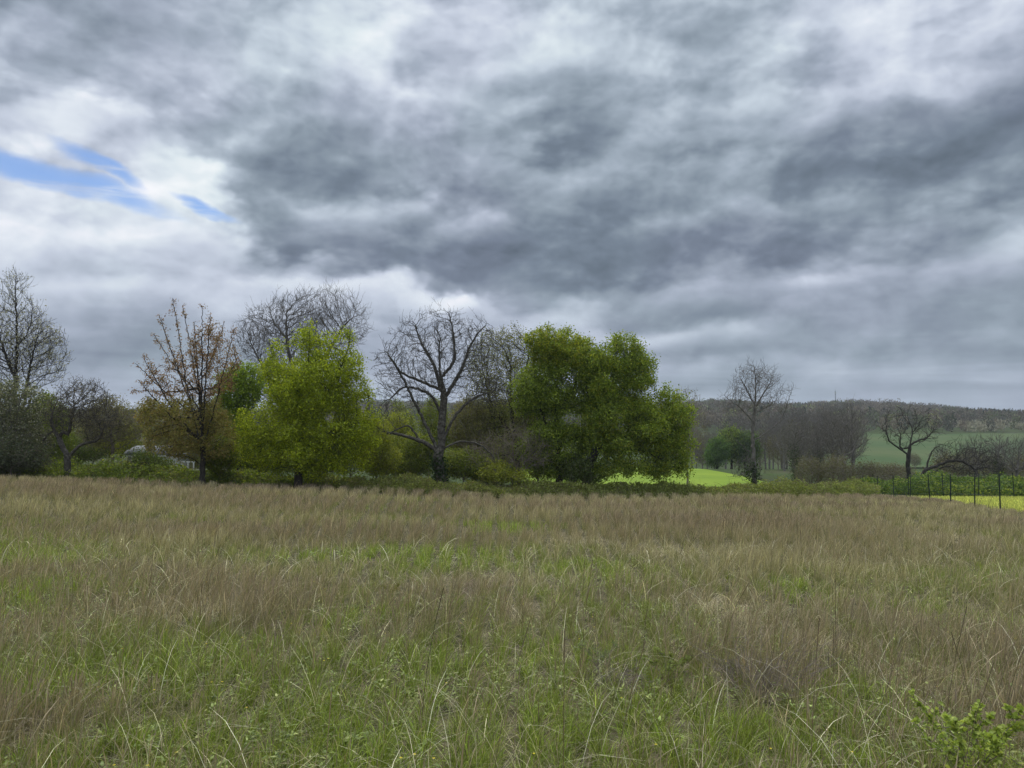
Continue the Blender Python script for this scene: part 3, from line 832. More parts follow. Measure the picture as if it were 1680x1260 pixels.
build_tree('blossom_bush', 'broad dusky bush flecked with pale blossom in the left corner of the tree line', 'bush', 5, 51,
    [(-20, 690, 60, 60), (25, 665, 45, 42, -1), (40, 720, 42, 40, -1)], 102, trunk=[(5, 750), (8, 720)], n_attr=900, step=.25, kill=.45, r_trunk=.14, bark=BARK_GREY,
    twig=[dict(rmax=.03, prob=1.2, length=.45, r=.008)],
    leaves=[dict(n=15000, L=.13, W=.09, pal=[(.15, .165, .085), (.10, .12, .065), (.20, .20, .12)], scatter=.18, gap=.3, rmax=.06),
            dict(n=3600, L=.11, W=.10, pal=[(.45, .44, .36), (.32, .32, .24)], scatter=.16, gap=.40, name='blossom')])
build_tree('green_bush', 'mid green leafy bush between the blossom bush and the gnarled orchard tree', 'bush', 86, 56,
    [(78, 690, 30, 45), (95, 725, 26, 30)], 103, trunk=[(86, 740)], n_attr=500, step=.25, kill=.4, r_trunk=.10, bark=BARK_GREY,
    leaves=dict(n=11000, L=.14, W=.10, pal=[(.20, .26, .04), (.14, .19, .03), (.27, .31, .06)], scatter=.16, gap=.3, rmax=.06))
build_tree('orchard_tree', 'gnarled old orchard tree with forked trunk and drooping left limb', 'tree', 112, 50,
    [(135, 665, 48, 42), (105, 680, 35, 30), (165, 695, 36, 32), (60, 725, 28, 22, 1)], 104,
    trunk=[(110, 752), (103, 735)], limbs=[[(103, 735), (97, 720), (89, 708), (80, 712), (66, 728), (46, 748)], [(97, 720), (104, 708), (112, 712), (116, 690), (122, 660)], [(110, 752), (126, 735), (140, 727), (160, 722), (172, 700)], [(89, 708), (84, 690), (92, 660)]],
    n_attr=1100, step=.22, kill=.42, jit=.3, r_trunk=.20, r_tip=.010, bark=BARK_LICHEN, r_limb=.045, limb_w=70,
    twig=[dict(rmax=.03, prob=1.5, length=.5, r=.0085, spread=.9, levels=1)],
    leaves=dict(n=4200, rmax=.012, L=.08, W=.06, pal=[(.20, .17, .13), (.14, .13, .08)], scatter=.12, gap=.3))
build_tree('twiggy_bush', 'brown twiggy bush with olive leaves left of the white shed', 'bush', 185, 57,
    [(178, 690, 34, 38), (208, 700, 30, 30), (160, 715, 25, 22)], 105, trunk=[(185, 750), (184, 725)], n_attr=900, step=.24, kill=.42, jit=.25, r_trunk=.12, bark=BARK_BROWN,
    twig=[dict(rmax=.03, prob=1.6, length=.55, r=.009)],
    leaves=dict(n=9000, L=.12, W=.08, pal=OLIVE, scatter=.16, gap=.38, rmax=.05))
# reddish young cherry: long ascending shoots set with leaf tufts
_ch_tips = [(283, 489), (262, 518), (252, 548), (236, 588), (222, 596), (219, 640), (345, 515), (318, 528), (368, 528), (332, 500), (300, 500), (384, 540), (240, 660), (395, 600), (228, 625), (275, 560), (356, 560)]
def _shoot(i, t):
    f = i * .37 % 1
    y0 = 745 - 130 * f
    mx = 330 + (t[0] - 330) * .45; my = y0 + (t[1] - y0) * .42
    return [(330, y0), (mx, my + 6, (f - .5) * 3), (t[0], t[1], (f - .5) * 5)]
build_tree('cherry_tree', 'young tree with ascending shoots tufted with reddish brown spring leaves', 'tree', 333, 48,
    [(300, 640, 62, 62), (345, 600, 45, 70), (300, 690, 72, 40), (300, 728, 66, 30), (355, 720, 36, 40)], 106,
    trunk=[(333, 740), (330, 690), (326, 630), (316, 560)], limbs=[_shoot(i, t) for i, t in enumerate(_ch_tips)],
    n_attr=560, step=.26, kill=.6, trop=(0, 0, .6), jit=.1, radial=.1, r_trunk=.17, r_tip=.012, bark=BARK_DARK, r_limb=.04,
    twig=[dict(rmax=.04, prob=.5, length=.3, r=.008, up=.3)],
    leaves=[dict(n=8500, L=.12, W=.065, pal=[(.30, .16, .085), (.22, .125, .075), (.36, .22, .10), (.24, .18, .08)], scatter=.085, gap=.24, rmax=.03, hang=.5, zmin=650),
            dict(n=22000, L=.13, W=.08, pal=[(.32, .29, .08), (.24, .22, .06), (.30, .21, .08), (.20, .19, .05)], scatter=.14, gap=.3, rmax=.04, hang=.4, zmax=655, name='lower_foliage')])
# the bright tree and what stands behind it
build_tree('bare_round_tree', 'large bare tree with a rounded crown of fine twigs behind the bright green tree', 'tree', 500, 68,
    [(470, 560, 80, 62), (545, 530, 62, 52), (430, 560, 45, 45), (500, 520, 60, 42), (500, 640, 90, 50)], 107,
    trunk=[(500, 730), (495, 680), (490, 630)], limbs=[[(495, 680), (450, 630), (425, 590), (410, 560)], [(490, 630), (472, 570), (470, 510)], [(490, 640), (530, 590), (560, 540), (580, 520)], [(470, 560), (450, 530), (440, 500)]],
    n_attr=2200, step=.36, kill=.62, jit=.22, r_trunk=.38, r_tip=.013, bark=BARK_GREY, r_limb=.06, shell=0, radial=.5,
    twig=[dict(rmax=.03, prob=.8, length=.8, r=.0095, spread=.5, levels=2, up=.3)])
build_tree('leafy_tree', 'mid green leafy tree tucked behind the left shoulder of the bright green tree', 'tree', 392, 60,
    [(392, 640, 38, 42), (375, 690, 36, 50), (412, 625, 26, 28), (388, 735, 38, 30)], 108, trunk=[(392, 740), (390, 680)], n_attr=900, step=.28, kill=.45, r_trunk=.15, bark=BARK_DARK,
    leaves=dict(n=22000, L=.17, W=.12, pal=[(.22, .31, .03), (.16, .23, .025), (.29, .37, .04)], scatter=.18, gap=.32, rmax=.06))
build_tree('bright_green_tree', 'dense bright yellow-green tree with a ragged top and leaves down to the grass', 'tree', 490, 49,
    [(500, 655, 92, 62), (560, 600, 42, 48), (470, 620, 55, 45), (430, 705, 50, 42), (560, 700, 60, 62), (500, 725, 85, 40), (508, 560, 26, 34), (573, 562, 20, 24), (604, 690, 20, 28), (452, 575, 14, 24), (590, 640, 22, 40), (410, 740, 22, 20), (535, 585, 30, 35), (500, 750, 85, 26), (560, 745, 52, 28), (440, 745, 48, 26), (600, 730, 22, 30), (520, 766, 60, 14), (455, 764, 46, 14), (575, 764, 40, 16)], 109,
    trunk=[(490, 770), (492, 730), (497, 680), (505, 620), (508, 555), (508, 528)], limbs=[[(497, 690), (540, 640), (568, 580), (574, 545)], [(494, 700), (450, 650), (436, 600)], [(492, 740), (540, 710), (600, 690)], [(492, 740), (440, 715), (400, 700)]],
    n_attr=2600, step=.24, kill=.40, jit=.15, r_trunk=.26, r_tip=.010, bark=BARK_DARK, depth=.95, shell=.55, flare=.2, clump=18, limb_w=15,
    leaves=dict(n=95000, L=.13, W=.09, pal=BRIGHT, scatter=.18, gap=.32, rmax=.05))
# old walnut
build_tree('walnut_tree', 'old bare spreading tree with gnarled limbs and a thick low limb reaching left', 'tree', 724, 52,
    [(700, 610, 80, 62), (755, 585, 62, 62), (650, 610, 42, 55), (720, 550, 75, 38), (790, 570, 32, 50), (640, 660, 40, 30), (790, 640, 45, 38)], 110,
    trunk=[(722, 772), (718, 752), (724, 730), (724, 700)],
    limbs=[[(717, 742), (700, 728), (668, 716), (638, 710), (622, 706), (606, 722)], [(690, 722), (672, 700), (652, 704), (634, 714)],
           [(722, 745), (700, 700), (680, 660), (655, 610), (632, 575)], [(727, 690), (728, 650), (722, 610), (720, 560)], [(724, 690), (712, 655), (690, 640), (662, 636), (640, 655)],
           [(722, 640), (690, 625), (660, 612), (640, 585)], [(722, 738), (742, 690), (775, 655), (815, 640)], [(728, 655), (755, 610), (775, 560), (800, 530)],
           [(722, 640), (712, 600), (690, 560), (680, 530)], [(720, 740), (752, 725), (785, 728), (812, 752)], [(727, 620), (745, 590), (742, 540), (735, 512)]],
    n_attr=1300, step=.22, kill=.50, infl=2.6, jit=.36, trop=(0, 0, .02), r_trunk=.34, r_tip=.012, bark=BARK_LICHEN, r_limb=.055, depth=.8, limb_w=[240, 60, 110, 60], shell=0, radial=.5,
    twig=[dict(rmax=.028, prob=.55, length=.60, r=.0085, spread=.6, levels=2, up=.25)], ivy=(.6, 2.6, .45, 1800))
build_tree('small_leaved_tree', 'olive tinged small-leaved tree between the bare spreading tree and the oaks', 'tree', 850, 60,
    [(815, 600, 50, 60), (845, 570, 30, 34), (820, 670, 60, 60), (860, 640, 36, 60), (800, 740, 60, 40)], 111,
    trunk=[(850, 775), (845, 720), (838, 660), (838, 600)], limbs=[[(845, 720), (810, 670), (795, 620)], [(838, 660), (862, 610), (868, 570)]],
    n_attr=1500, step=.28, kill=.48, jit=.18, r_trunk=.2, r_tip=.010, bark=BARK_DARK,
    twig=[dict(rmax=.03, prob=1.2, length=.5, r=.009)],
    leaves=dict(n=25000, L=.12, W=.085, pal=[(.24, .25, .075), (.17, .19, .06), (.30, .29, .10), (.19, .17, .09)], scatter=.2, gap=.36, rmax=.05))
build_tree('thorn_thicket', 'tangle of bare grey brown brush leaning right beside the first oak', 'bush', 840, 53.5,
    [(850, 735, 50, 34), (800, 745, 40, 30), (880, 745, 26, 26)], 112, trunk=[(842, 780)], n_attr=420, step=.22, kill=.5, jit=.3, trop=(.2, 0, .0), r_trunk=.07, bark=BARK_BROWN, radial=.6,
    twig=[dict(rmax=.03, prob=1.0, length=.8, r=.008, spread=.6, up=.05)],
    leaves=dict(n=2500, L=.10, W=.07, pal=[(.24, .22, .10), (.20, .24, .06)], scatter=.2, gap=.35))
OAKARGS = dict(clump=20, limb_w=20, step=.26, kill=.46, jit=.2, r_tip=.010, bark=BARK_DARK, shell=.6, twig=[dict(rmax=.025, prob=.5, length=.35, r=.009)])
build_tree('oak_tree', 'tall oak with upright trunk and fresh green crown, left one of the two oaks', 'tree', 918, 55,
    [(925, 580, 58, 52), (890, 570, 30, 34), (900, 650, 55, 60), (960, 640, 40, 55), (962, 590, 34, 34), (905, 720, 55, 36), (870, 640, 28, 50), (950, 720, 40, 30), (930, 748, 50, 26), (880, 745, 40, 28), (900, 768, 46, 14), (955, 765, 40, 18)], 113,
    trunk=[(917, 770), (915, 720), (912, 670), (915, 610)], limbs=[[(915, 725), (890, 680), (880, 620)], [(913, 680), (940, 640), (955, 590)], [(914, 640), (900, 590), (895, 550)]],
    n_attr=2300, r_trunk=.26, leaves=[dict(n=70000, L=.135, W=.10, pal=OAK, scatter=.20, gap=.33, rmax=.05), dict(n=13000, L=.14, W=.10, pal=OAKY, scatter=.15, gap=.38, rmax=.03, zmin=600, name='top_foliage')], **OAKARGS)
build_tree('oak_tree', 'wide oak with leaning trunk and low boughs sweeping right, right one of the oaks', 'tree', 962, 54.5,
    [(1015, 595, 48, 48), (1000, 660, 60, 55), (1050, 625, 32, 42), (1060, 700, 62, 52), (1108, 690, 32, 42), (1100, 655, 26, 24), (1010, 730, 70, 32), (1090, 745, 42, 32), (970, 600, 28, 40), (1048, 590, 30, 34), (985, 610, 40, 44), (975, 690, 36, 48), (1040, 762, 60, 18), (1105, 730, 34, 34), (1116, 762, 26, 20), (1070, 768, 44, 16), (1010, 768, 40, 16)], 114,
    trunk=[(966, 765), (980, 735), (996, 690), (1003, 640), (1010, 590)], limbs=[[(980, 740), (1020, 720), (1060, 690), (1100, 670)], [(985, 730), (1030, 735), (1070, 745), (1100, 765)], [(996, 690), (965, 650), (965, 600)], [(1003, 650), (1040, 620), (1055, 590)]],
    n_attr=3000, r_trunk=.30, leaves=[dict(n=90000, L=.135, W=.10, pal=OAK, scatter=.20, gap=.32, rmax=.05), dict(n=15000, L=.14, W=.10, pal=OAKY, scatter=.15, gap=.40, rmax=.03, name='outer_foliage')], **OAKARGS)
build_tree('bare_sapling', 'thin bare sapling peeping out behind the right flank of the oaks', 'tree', 1128, 72,
    [(1128, 665, 22, 28), (1140, 700, 22, 40)], 115, trunk=[(1128, 770), (1128, 700)], n_attr=350, step=.3, kill=.5, r_trunk=.09, bark=BARK_BROWN,
    twig=[dict(rmax=.03, prob=1.2, length=.5, r=.010)], leaves=dict(n=900, L=.12, W=.1, pal=[(.2, .19, .13)], scatter=.1))

# ---- understorey between the trunks
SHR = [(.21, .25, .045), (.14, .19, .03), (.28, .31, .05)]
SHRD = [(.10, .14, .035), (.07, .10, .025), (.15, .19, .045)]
SHRY = [(.32, .35, .045), (.24, .28, .035), (.40, .40, .07)]
def shrub(label, px, D, lobes, seed, pal, n=9000, gap=.33, twg=1.0, L=.13, bark=None, name='shrub'):
    return build_tree(name, label, 'shrub', px, D, lobes, seed, trunk=None, n_attr=450, step=.24, kill=.42, jit=.25, r_trunk=.06, r_tip=.009, r_limb=.03,
        bark=bark or BARK_BROWN, twig=[dict(rmax=.04, prob=twg, length=.4, r=.008)], leaves=dict(n=n, L=L, W=L * .7, pal=pal, scatter=.17, gap=gap, rmax=.06), flare=0)
shrub('yellow-green shrub under the low left limb of the bare spreading tree', 668, 58, [(665, 740, 32, 30), (650, 700, 22, 22)], 201, SHRY, 9000)
shrub('dark shrub filling the gap right of the bright green tree', 628, 55, [(628, 745, 32, 32)], 202, SHR, 8000)
shrub('fresh green shrub behind the trunk of the bare spreading tree', 712, 60, [(712, 700, 26, 50), (735, 740, 30, 36)], 203, SHR, 12000)
shrub('olive shrub with bare tips right of the trunk of the bare spreading tree', 770, 58, [(770, 700, 34, 44), (785, 745, 34, 34)], 204, OLIVE, 12000, .35, 1.6)
shrub('low bright shrub at the foot of the brush beside the oaks', 815, 52.5, [(815, 778, 24, 14), (850, 785, 20, 9)], 205, SHRY, 5000)
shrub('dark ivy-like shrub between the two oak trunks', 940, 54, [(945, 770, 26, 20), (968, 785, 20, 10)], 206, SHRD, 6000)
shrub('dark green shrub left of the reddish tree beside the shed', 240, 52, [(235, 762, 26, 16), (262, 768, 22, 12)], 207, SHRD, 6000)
shrub('shadowy green shrub right of the reddish tree', 362, 50, [(362, 748, 26, 30)], 208, SHR, 7000)
shrub('green shrub topping the wall of brush left of the shed', 205, 62, [(200, 725, 34, 20), (225, 712, 18, 12)], 209, SHRY, 6000)
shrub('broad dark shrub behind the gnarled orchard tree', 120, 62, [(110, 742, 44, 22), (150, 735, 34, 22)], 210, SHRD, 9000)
shrub('dusky shrub at the left end of the meadow edge', 20, 49, [(0, 748, 50, 26), (45, 752, 34, 20)], 211, [(.12, .14, .08), (.08, .10, .055), (.16, .17, .10)], 10000, .33, 1.8)
shrub('thin brown shrub behind the shed roof', 290, 64, [(285, 712, 40, 28), (250, 700, 26, 20)], 212, OLIVE, 8000, .38, 2.0)
shrub('leggy green shrub between the bright green tree and its left neighbour', 428, 62, [(420, 745, 40, 34)], 213, SHR, 9000)
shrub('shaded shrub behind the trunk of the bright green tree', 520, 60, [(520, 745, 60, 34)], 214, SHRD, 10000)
shrub('grey-green shrub behind the first oak', 880, 60, [(875, 720, 34, 50), (890, 770, 26, 20)], 215, OLIVE, 11000, .37, 1.4)

shrub('tall yellow-green shrub right beside the bright green tree', 612, 52, [(612, 735, 26, 44), (630, 755, 24, 26)], 220, SHRY, 12000)
shrub('wide green shrub under the crown of the bare spreading tree, left of its trunk', 680, 55, [(672, 765, 36, 18), (690, 745, 26, 28)], 221, SHR, 12000)
shrub('wide green shrub under the crown of the bare spreading tree, right of its trunk', 760, 54, [(755, 762, 34, 22), (790, 770, 34, 18)], 222, SHR, 12000)
shrub('tall mid green shrub screening the gap behind the brush', 815, 62, [(815, 720, 36, 60), (840, 760, 30, 30)], 223, SHR, 16000)
shrub('tall thin-leaved shrub behind the bare spreading tree at its left', 655, 64, [(650, 710, 34, 50)], 224, SHR, 13000, .38)
shrub('hedge-like green shrub behind the bright green tree at its left', 455, 64, [(450, 740, 46, 36), (400, 750, 30, 26)], 225, SHR, 14000)
shrub('hedge-like green shrub behind the bright green tree at its right', 575, 64, [(570, 740, 50, 38)], 226, SHR, 14000)
shrub('dusky shrub behind the reddish tree and the shed', 330, 68, [(320, 735, 50, 34), (360, 720, 34, 40)], 227, OLIVE, 15000)
shrub('olive shrub at the back of the gap left of the shed', 150, 70, [(130, 725, 60, 34), (180, 720, 40, 34)], 228, OLIVE, 15000)
shrub('shaggy dark shrub behind the blossom bush', 40, 68, [(40, 720, 60, 40)], 229, SHRD, 13000)

# ---- brambles along the meadow edge: one tangled mass
def bramble_band(name, label, rows, n, seed, pal, hgt, L=.13, stems=2500):
    """rows: [(px, D, half depth, height factor)] along the band"""
    rng = np.random.default_rng(seed)
    px = np.array([r[0] for r in rows], float); Dk = [r[1] for r in rows]; hd = [r[2] for r in rows]; hk = [r[3] for r in rows]
    q = rng.uniform(px[0], px[-1], n * 2)
    D = np.interp(q, px, Dk) + rng.uniform(-1, 1, n * 2) * np.interp(q, px, hd)
    x = (q - 840) / F * D
    prof = np.sqrt(np.clip(1 - ((D - np.interp(q, px, Dk)) / np.interp(q, px, hd)) ** 2, 0, 1))
    top = hgt * np.interp(q, px, hk) * prof * (.45 + 1.1 * fbm(x * .45, D * .45, seed, 3)) * (.75 + .5 * fbm(x * 2.2, D * 2.2, seed + 3, 2))
    z = H(x, D) + top * rng.random(n * 2) ** .45
    keep = rng.random(n * 2) < .5; cen = np.stack([x, D, z], 1)[keep]
    org = np.array([cen[:, 0].mean(), cen[:, 1].mean(), float(H(cen[:, 0].mean(), cen[:, 1].mean()))])
    n = len(cen)
    a = unit(rng.normal(0, 1, (n, 3)) + np.array([0, 0, .3])); b = unit(np.cross(a, rng.normal(0, 1, (n, 3))))
    l = L * rng.uniform(.6, 1.4, n)[:, None]
    V = np.stack([cen, cen + a * l * .5 + b * l * .35, cen + a * l, cen + a * l * .5 - b * l * .35], 1).reshape(-1, 3) - org
    pal = np.array(pal); i = rng.integers(0, len(pal), n)
    tone = fbm(cen[:, 0] * .5, cen[:, 1] * .5, seed + 9, 3)[:, None]
    i = np.where(rng.random(n) < np.clip((tone[:, 0] - .3) * 2.2, 0, 1), i, (i // 2))
    col = pal[i] * rng.uniform(.75, 1.25, (n, 1))
    Vs = [V]; Cs = [np.repeat(col, 4, 0)]; Qs = [np.arange(n * 4).reshape(n, 4)]
    # arching canes
    m = stems; k = rng.integers(0, n, m); p = cen[k] - org; d = unit(rng.normal(0, 1, (m, 3)) * np.array([1, 1, .5]) + np.array([0, 0, .5])); ln = rng.uniform(.3, .9, m)[:, None]
    sd = unit(np.cross(d, rng.normal(0, 1, (m, 3)))) * .008
    pm = p + d * ln * .5 + np.array([0, 0, .06]); pe = p + d * ln - np.array([0, 0, .05])
    V2 = np.stack([p - sd, p + sd, pm + sd, pm - sd, pe + sd * .5, pe - sd * .5], 1).reshape(-1, 3)
    bq = np.arange(m)[:, None] * 6 + n * 4
    Q2 = np.concatenate([bq + np.array([0, 1, 2, 3]), bq + np.array([3, 2, 4, 5])])
    c2 = np.repeat(np.array([(.14, .10, .075)]) * rng.uniform(.5, 1.3, (m, 1)), 6, 0)
    me = np_mesh(name, np.concatenate([V, V2]), [np.concatenate([Qs[0], Q2])], np.concatenate([Cs[0], c2]), LEAF)
    o = new_obj(name, me, loc=org); set_props(o, label, 'brambles', None, 'stuff')
BR = [(.16, .19, .05), (.21, .24, .06), (.28, .31, .08), (.32, .34, .11), (.24, .21, .11)]
bramble_band('brambles', 'low bramble bank along the far edge of the meadow below the oaks', [(560, 50, 1.6, .7), (640, 50.5, 2, .9), (800, 51.5, 2, .85), (1000, 52.5, 2.2, .7), (1150, 55, 2.5, .75), (1300, 59, 3, .9), (1395, 64, 4, 1.1), (1440, 70, 4, .8)], 90000, 301, BR, 1.15, .12)
bramble_band('brambles', 'low green brambles below the orchard trees and shed', [(-60, 52, 2.5, .8), (60, 52, 3, .9), (130, 52.5, 3, 1.0), (210, 52.5, 3, 1.05), (330, 51, 2.5, .6), (480, 52, 2.5, .6), (600, 52, 2, .7)], 60000, 302, [(.12, .16, .035), (.16, .22, .035), (.24, .30, .04), (.31, .34, .055), (.20, .20, .08)], 1.35, .13)
bramble_band('brambles', 'lush green bank behind the yellow-green field', [(1390, 80, 3, .8), (1450, 78, 4, 1.0), (1500, 74, 5, 1.1), (1560, 72, 5, 1.0), (1700, 70, 5, 1.1), (1800, 70, 5, 1)], 50000, 303, [(.08, .13, .035), (.11, .18, .035), (.19, .27, .05), (.32, .36, .06), (.22, .28, .05)], 1.5, .18, 600)

# ---- slender bare tree in the middle distance
build_tree('slender_bare_tree', 'slender bare tree with a fan of fine upper branches standing alone right of the oaks', 'tree', 1237, 66,
    [(1238, 640, 42, 42), (1200, 665, 22, 20), (1285, 660, 18, 24), (1228, 770, 30, 22), (1240, 620, 28, 24)], 120,
    trunk=[(1237, 765), (1235, 715), (1238, 670), (1240, 640), (1238, 605)], limbs=[[(1236, 722), (1262, 706), (1280, 690), (1292, 660), (1302, 632)], [(1236, 690), (1218, 672), (1200, 658), (1186, 648)], [(1239, 670), (1250, 650), (1266, 625)], [(1238, 665), (1228, 645), (1216, 622)], [(1237, 745), (1222, 735), (1208, 722)], [(1237, 765), (1222, 776), (1204, 782)], [(1238, 680), (1258, 668), (1274, 655)], [(1237, 760), (1252, 760), (1268, 762)]],
    n_attr=700, step=.30, kill=.5, jit=.2, trop=(0, 0, .2), r_trunk=.19, r_tip=.011, bark=BARK_GREY, r_limb=.045,
    twig=[dict(rmax=.03, prob=.7, length=.60, r=.0085, up=.35, levels=2)], ivy=(.1, 2.6, .5, 900))

# ---- bare trees of the valley: four kinds grown once, then copied
def unit_tree(seed, lobes, height_px, n_attr, twp, name='bare_tree', leaves=None, trunk=None, bark=None, D=110.0, **kw):
    base = P(840, 780, D)
    return build_tree(name, 'x', 'tree', 840, D, lobes, seed, trunk=trunk, n_attr=n_attr, step=.45, kill=.8, jit=.2, r_tip=.02, r_limb=.07, bark=bark or BARK_GREY,
        twig=[dict(rmax=.05, prob=twp * .28, length=1.1, r=.0125, up=.35, spread=.6)], leaves=leaves, base=base, flare=.1, **kw)
HAZEL = [(.15, .12, .09), (.11, .09, .07), (.18, .15, .10)]
kinds = [
    unit_tree(401, [(840, 700, 30, 40), (840, 680, 20, 26)], 110, 700, 2.2, trunk=[(840, 760), (841, 720), (840, 680)], r_trunk=.22, trop=(0, 0, .5)),
    unit_tree(402, [(840, 705, 42, 34), (825, 690, 24, 24)], 110, 800, 2.2, trunk=[(840, 755), (838, 730)], r_trunk=.26, trop=(0, 0, .2)),
    unit_tree(403, [(840, 712, 26, 46)], 110, 600, 2.6, trunk=[(840, 760), (843, 720), (840, 690)], r_trunk=.18, trop=(0, 0, .6), ivy=(0.2, 6.0, .9, 1400)),
    unit_tree(404, [(840, 730, 40, 34), (860, 715, 24, 26)], 110, 700, 2.4, trunk=[(840, 765)], r_trunk=.20, trop=(0, 0, .1), bark=BARK_BROWN,
              leaves=dict(n=2600, L=.3, W=.2, pal=[(.16, .14, .09), (.13, .13, .06)], scatter=.4, gap=.3)),
]
rngv = np.random.default_rng(55)
GV = 'bare trees filling the valley behind the green field'
def place(kind, px, D, hpx, label, group, first=[0, 0, 0, 0], wide=1.0):
    """height given in photo pixels; the grown kinds are about 108 px tall at 110 m"""
    hpx = hpx if hpx < 90 or D < 150 else 90 + (hpx - 90) * .35
    g = ground(px, D); sc = (hpx / 112.0) * D / 110.0
    rot = rngv.uniform(0, 6.28); wide = wide * (.72 if group == GV else .9); s3 = (sc * wide * rngv.uniform(.9, 1.15), sc * wide * rngv.uniform(.9, 1.15), sc)
    if not first[kind]:
        r = kinds[kind]; first[kind] = 1; r.location = tuple(g - np.array([0, 0, .1])); r.rotation_euler = (0, 0, rot); r.scale = s3
        r['label'] = label
        if group: r['group'] = group
        return r
    return copy_tree(kinds[kind], g - np.array([0, 0, .1]), rot, s3, label, group)
LV = 'bare grey-brown tree in the wooded valley behind the green field'
for px, D, h, k in [(1142, 195, 60, 1), (1152, 205, 66, 3), (1160, 200, 58, 0), (1172, 210, 70, 1), (1255, 190, 72, 1), (1268, 180, 76, 0), (1246, 205, 80, 3), (1276, 172, 70, 3),
                    (1286, 165, 84, 1), (1262, 215, 92, 0), (1282, 205, 96, 1), (1300, 190, 96, 3), (1318, 180, 92, 0), (1334, 175, 88, 1), (1350, 185, 104, 0), (1366, 175, 98, 1), (1330, 215, 112, 3),
                    (1385, 190, 100, 3), (1372, 220, 118, 0), (1345, 225, 116, 1), (1400, 200, 100, 1), (1310, 225, 108, 0), (1290, 235, 108, 1), (1230, 225, 92, 1), (1212, 230, 86, 0), (1190, 235, 84, 1), (1160, 240, 80, 3), (1135, 240, 80, 1),(1110, 215, 70, 1), (690, 210, 70, 3), (640, 200, 64, 1)]:
    place(k, px, D, h, LV, GV)
place(2, 1305, 96, 116, 'ivy covered bare tree at the right tip of the bright green field', None)
place(2, 1342, 100, 100, 'short tree with an ivy column, second from the right end of the green field', None)
place(1, 1312, 104, 104, 'forked bare tree close behind the ivy-clad tree at the end of the green field', None)
place(0, 1366, 98, 118, 'tall bare tree in the tight clump right of the ivy columns', None)
place(1, 1384, 94, 126, 'spreading bare tree in the middle of the tight clump left of the hillside field', None)
place(0, 1398, 100, 130, 'bare tree at the right edge of the tight clump, against the hillside field', None)
place(3, 1330, 90, 70, 'low brushy tree in front of the ivy columns', None, wide=1.2)
place(3, 1372, 88, 74, 'low brushy tree in front of the tight clump of bare trees', None, wide=1.2)
place(3, 1415, 92, 62, 'low brown brushy tree at the left end of the wire fence', None, wide=1.3)
# right-hand trees beyond the fence
build_tree('crooked_bare_tree', 'crooked dark tree with a few bent limbs in front of the hillside field', 'tree', 1492, 98,
    [(1492, 700, 48, 34), (1470, 710, 26, 22), (1520, 705, 30, 26)], 130, trunk=[(1490, 765), (1491, 742), (1494, 725), (1497, 705)],
    limbs=[[(1491, 745), (1470, 732), (1458, 722), (1453, 705)], [(1494, 728), (1508, 722), (1522, 718), (1530, 708)], [(1492, 735), (1478, 735), (1478, 715)]],
    n_attr=260, step=.4, kill=.9, jit=.5, r_trunk=.26, r_tip=.016, bark=BARK_DARK, r_limb=.07, limb_w=60, radial=.7, twig=[dict(rmax=.05, prob=.55, length=.9, r=.014, spread=.8)])
build_tree('leaning_bare_tree', 'low leaning tree with long curved limbs sweeping right over the green bank', 'tree', 1508, 92,
    [(1590, 755, 48, 26), (1560, 745, 34, 24), (1610, 775, 30, 18)], 131, trunk=[(1512, 782), (1520, 768)],
    limbs=[[(1520, 768), (1524, 752), (1531, 738), (1540, 732)], [(1520, 770), (1538, 764), (1556, 757), (1578, 757), (1600, 770)], [(1512, 780), (1530, 776), (1546, 766), (1562, 764)], [(1512, 782), (1524, 790), (1528, 792)]],
    n_attr=420, step=.38, kill=.8, jit=.55, trop=(0, 0, -.1), r_trunk=.28, r_tip=.016, bark=BARK_DARK, r_limb=.07, limb_w=60, twig=[dict(rmax=.05, prob=.8, length=.9, r=.012, spread=.8)])
place(3, 1560, 104, 72, 'wide brown thicket behind the leaning tree', None, wide=1.5)
place(1, 1600, 100, 88, 'bare tree on the green bank, just left of the stout ivy covered tree', None, wide=1.2)
place(2, 1640, 98, 92, 'stout ivy covered bare tree on the green bank near the right edge', None, wide=1.3)
place(1, 1666, 94, 90, 'dark branching bare tree at the right edge of the picture', None, wide=1.2)
place(3, 1625, 108, 70, 'brown brushy tree between the trees on the green bank', None, wide=1.6)
place(3, 1690, 102, 80, 'brown brushy tree half cut off by the right edge', None, wide=1.5)
place(3, 1450, 108, 50, 'low brown thicket below the far green hillside field', None, wide=1.6)
place(3, 1475, 112, 46, 'small brown thicket just left of the crooked dark tree', None, wide=1.6)
for px, D, h, k in [(1545, 290, 40, 1), (1590, 285, 44, 3), (1640, 290, 42, 1), (1680, 280, 46, 0), (1500, 300, 30, 3), (1720, 290, 44, 1)]:
    place(k, px, D, h, 'distant bare tree at the foot of the hillside field', 'bare trees at the foot of the hillside field')

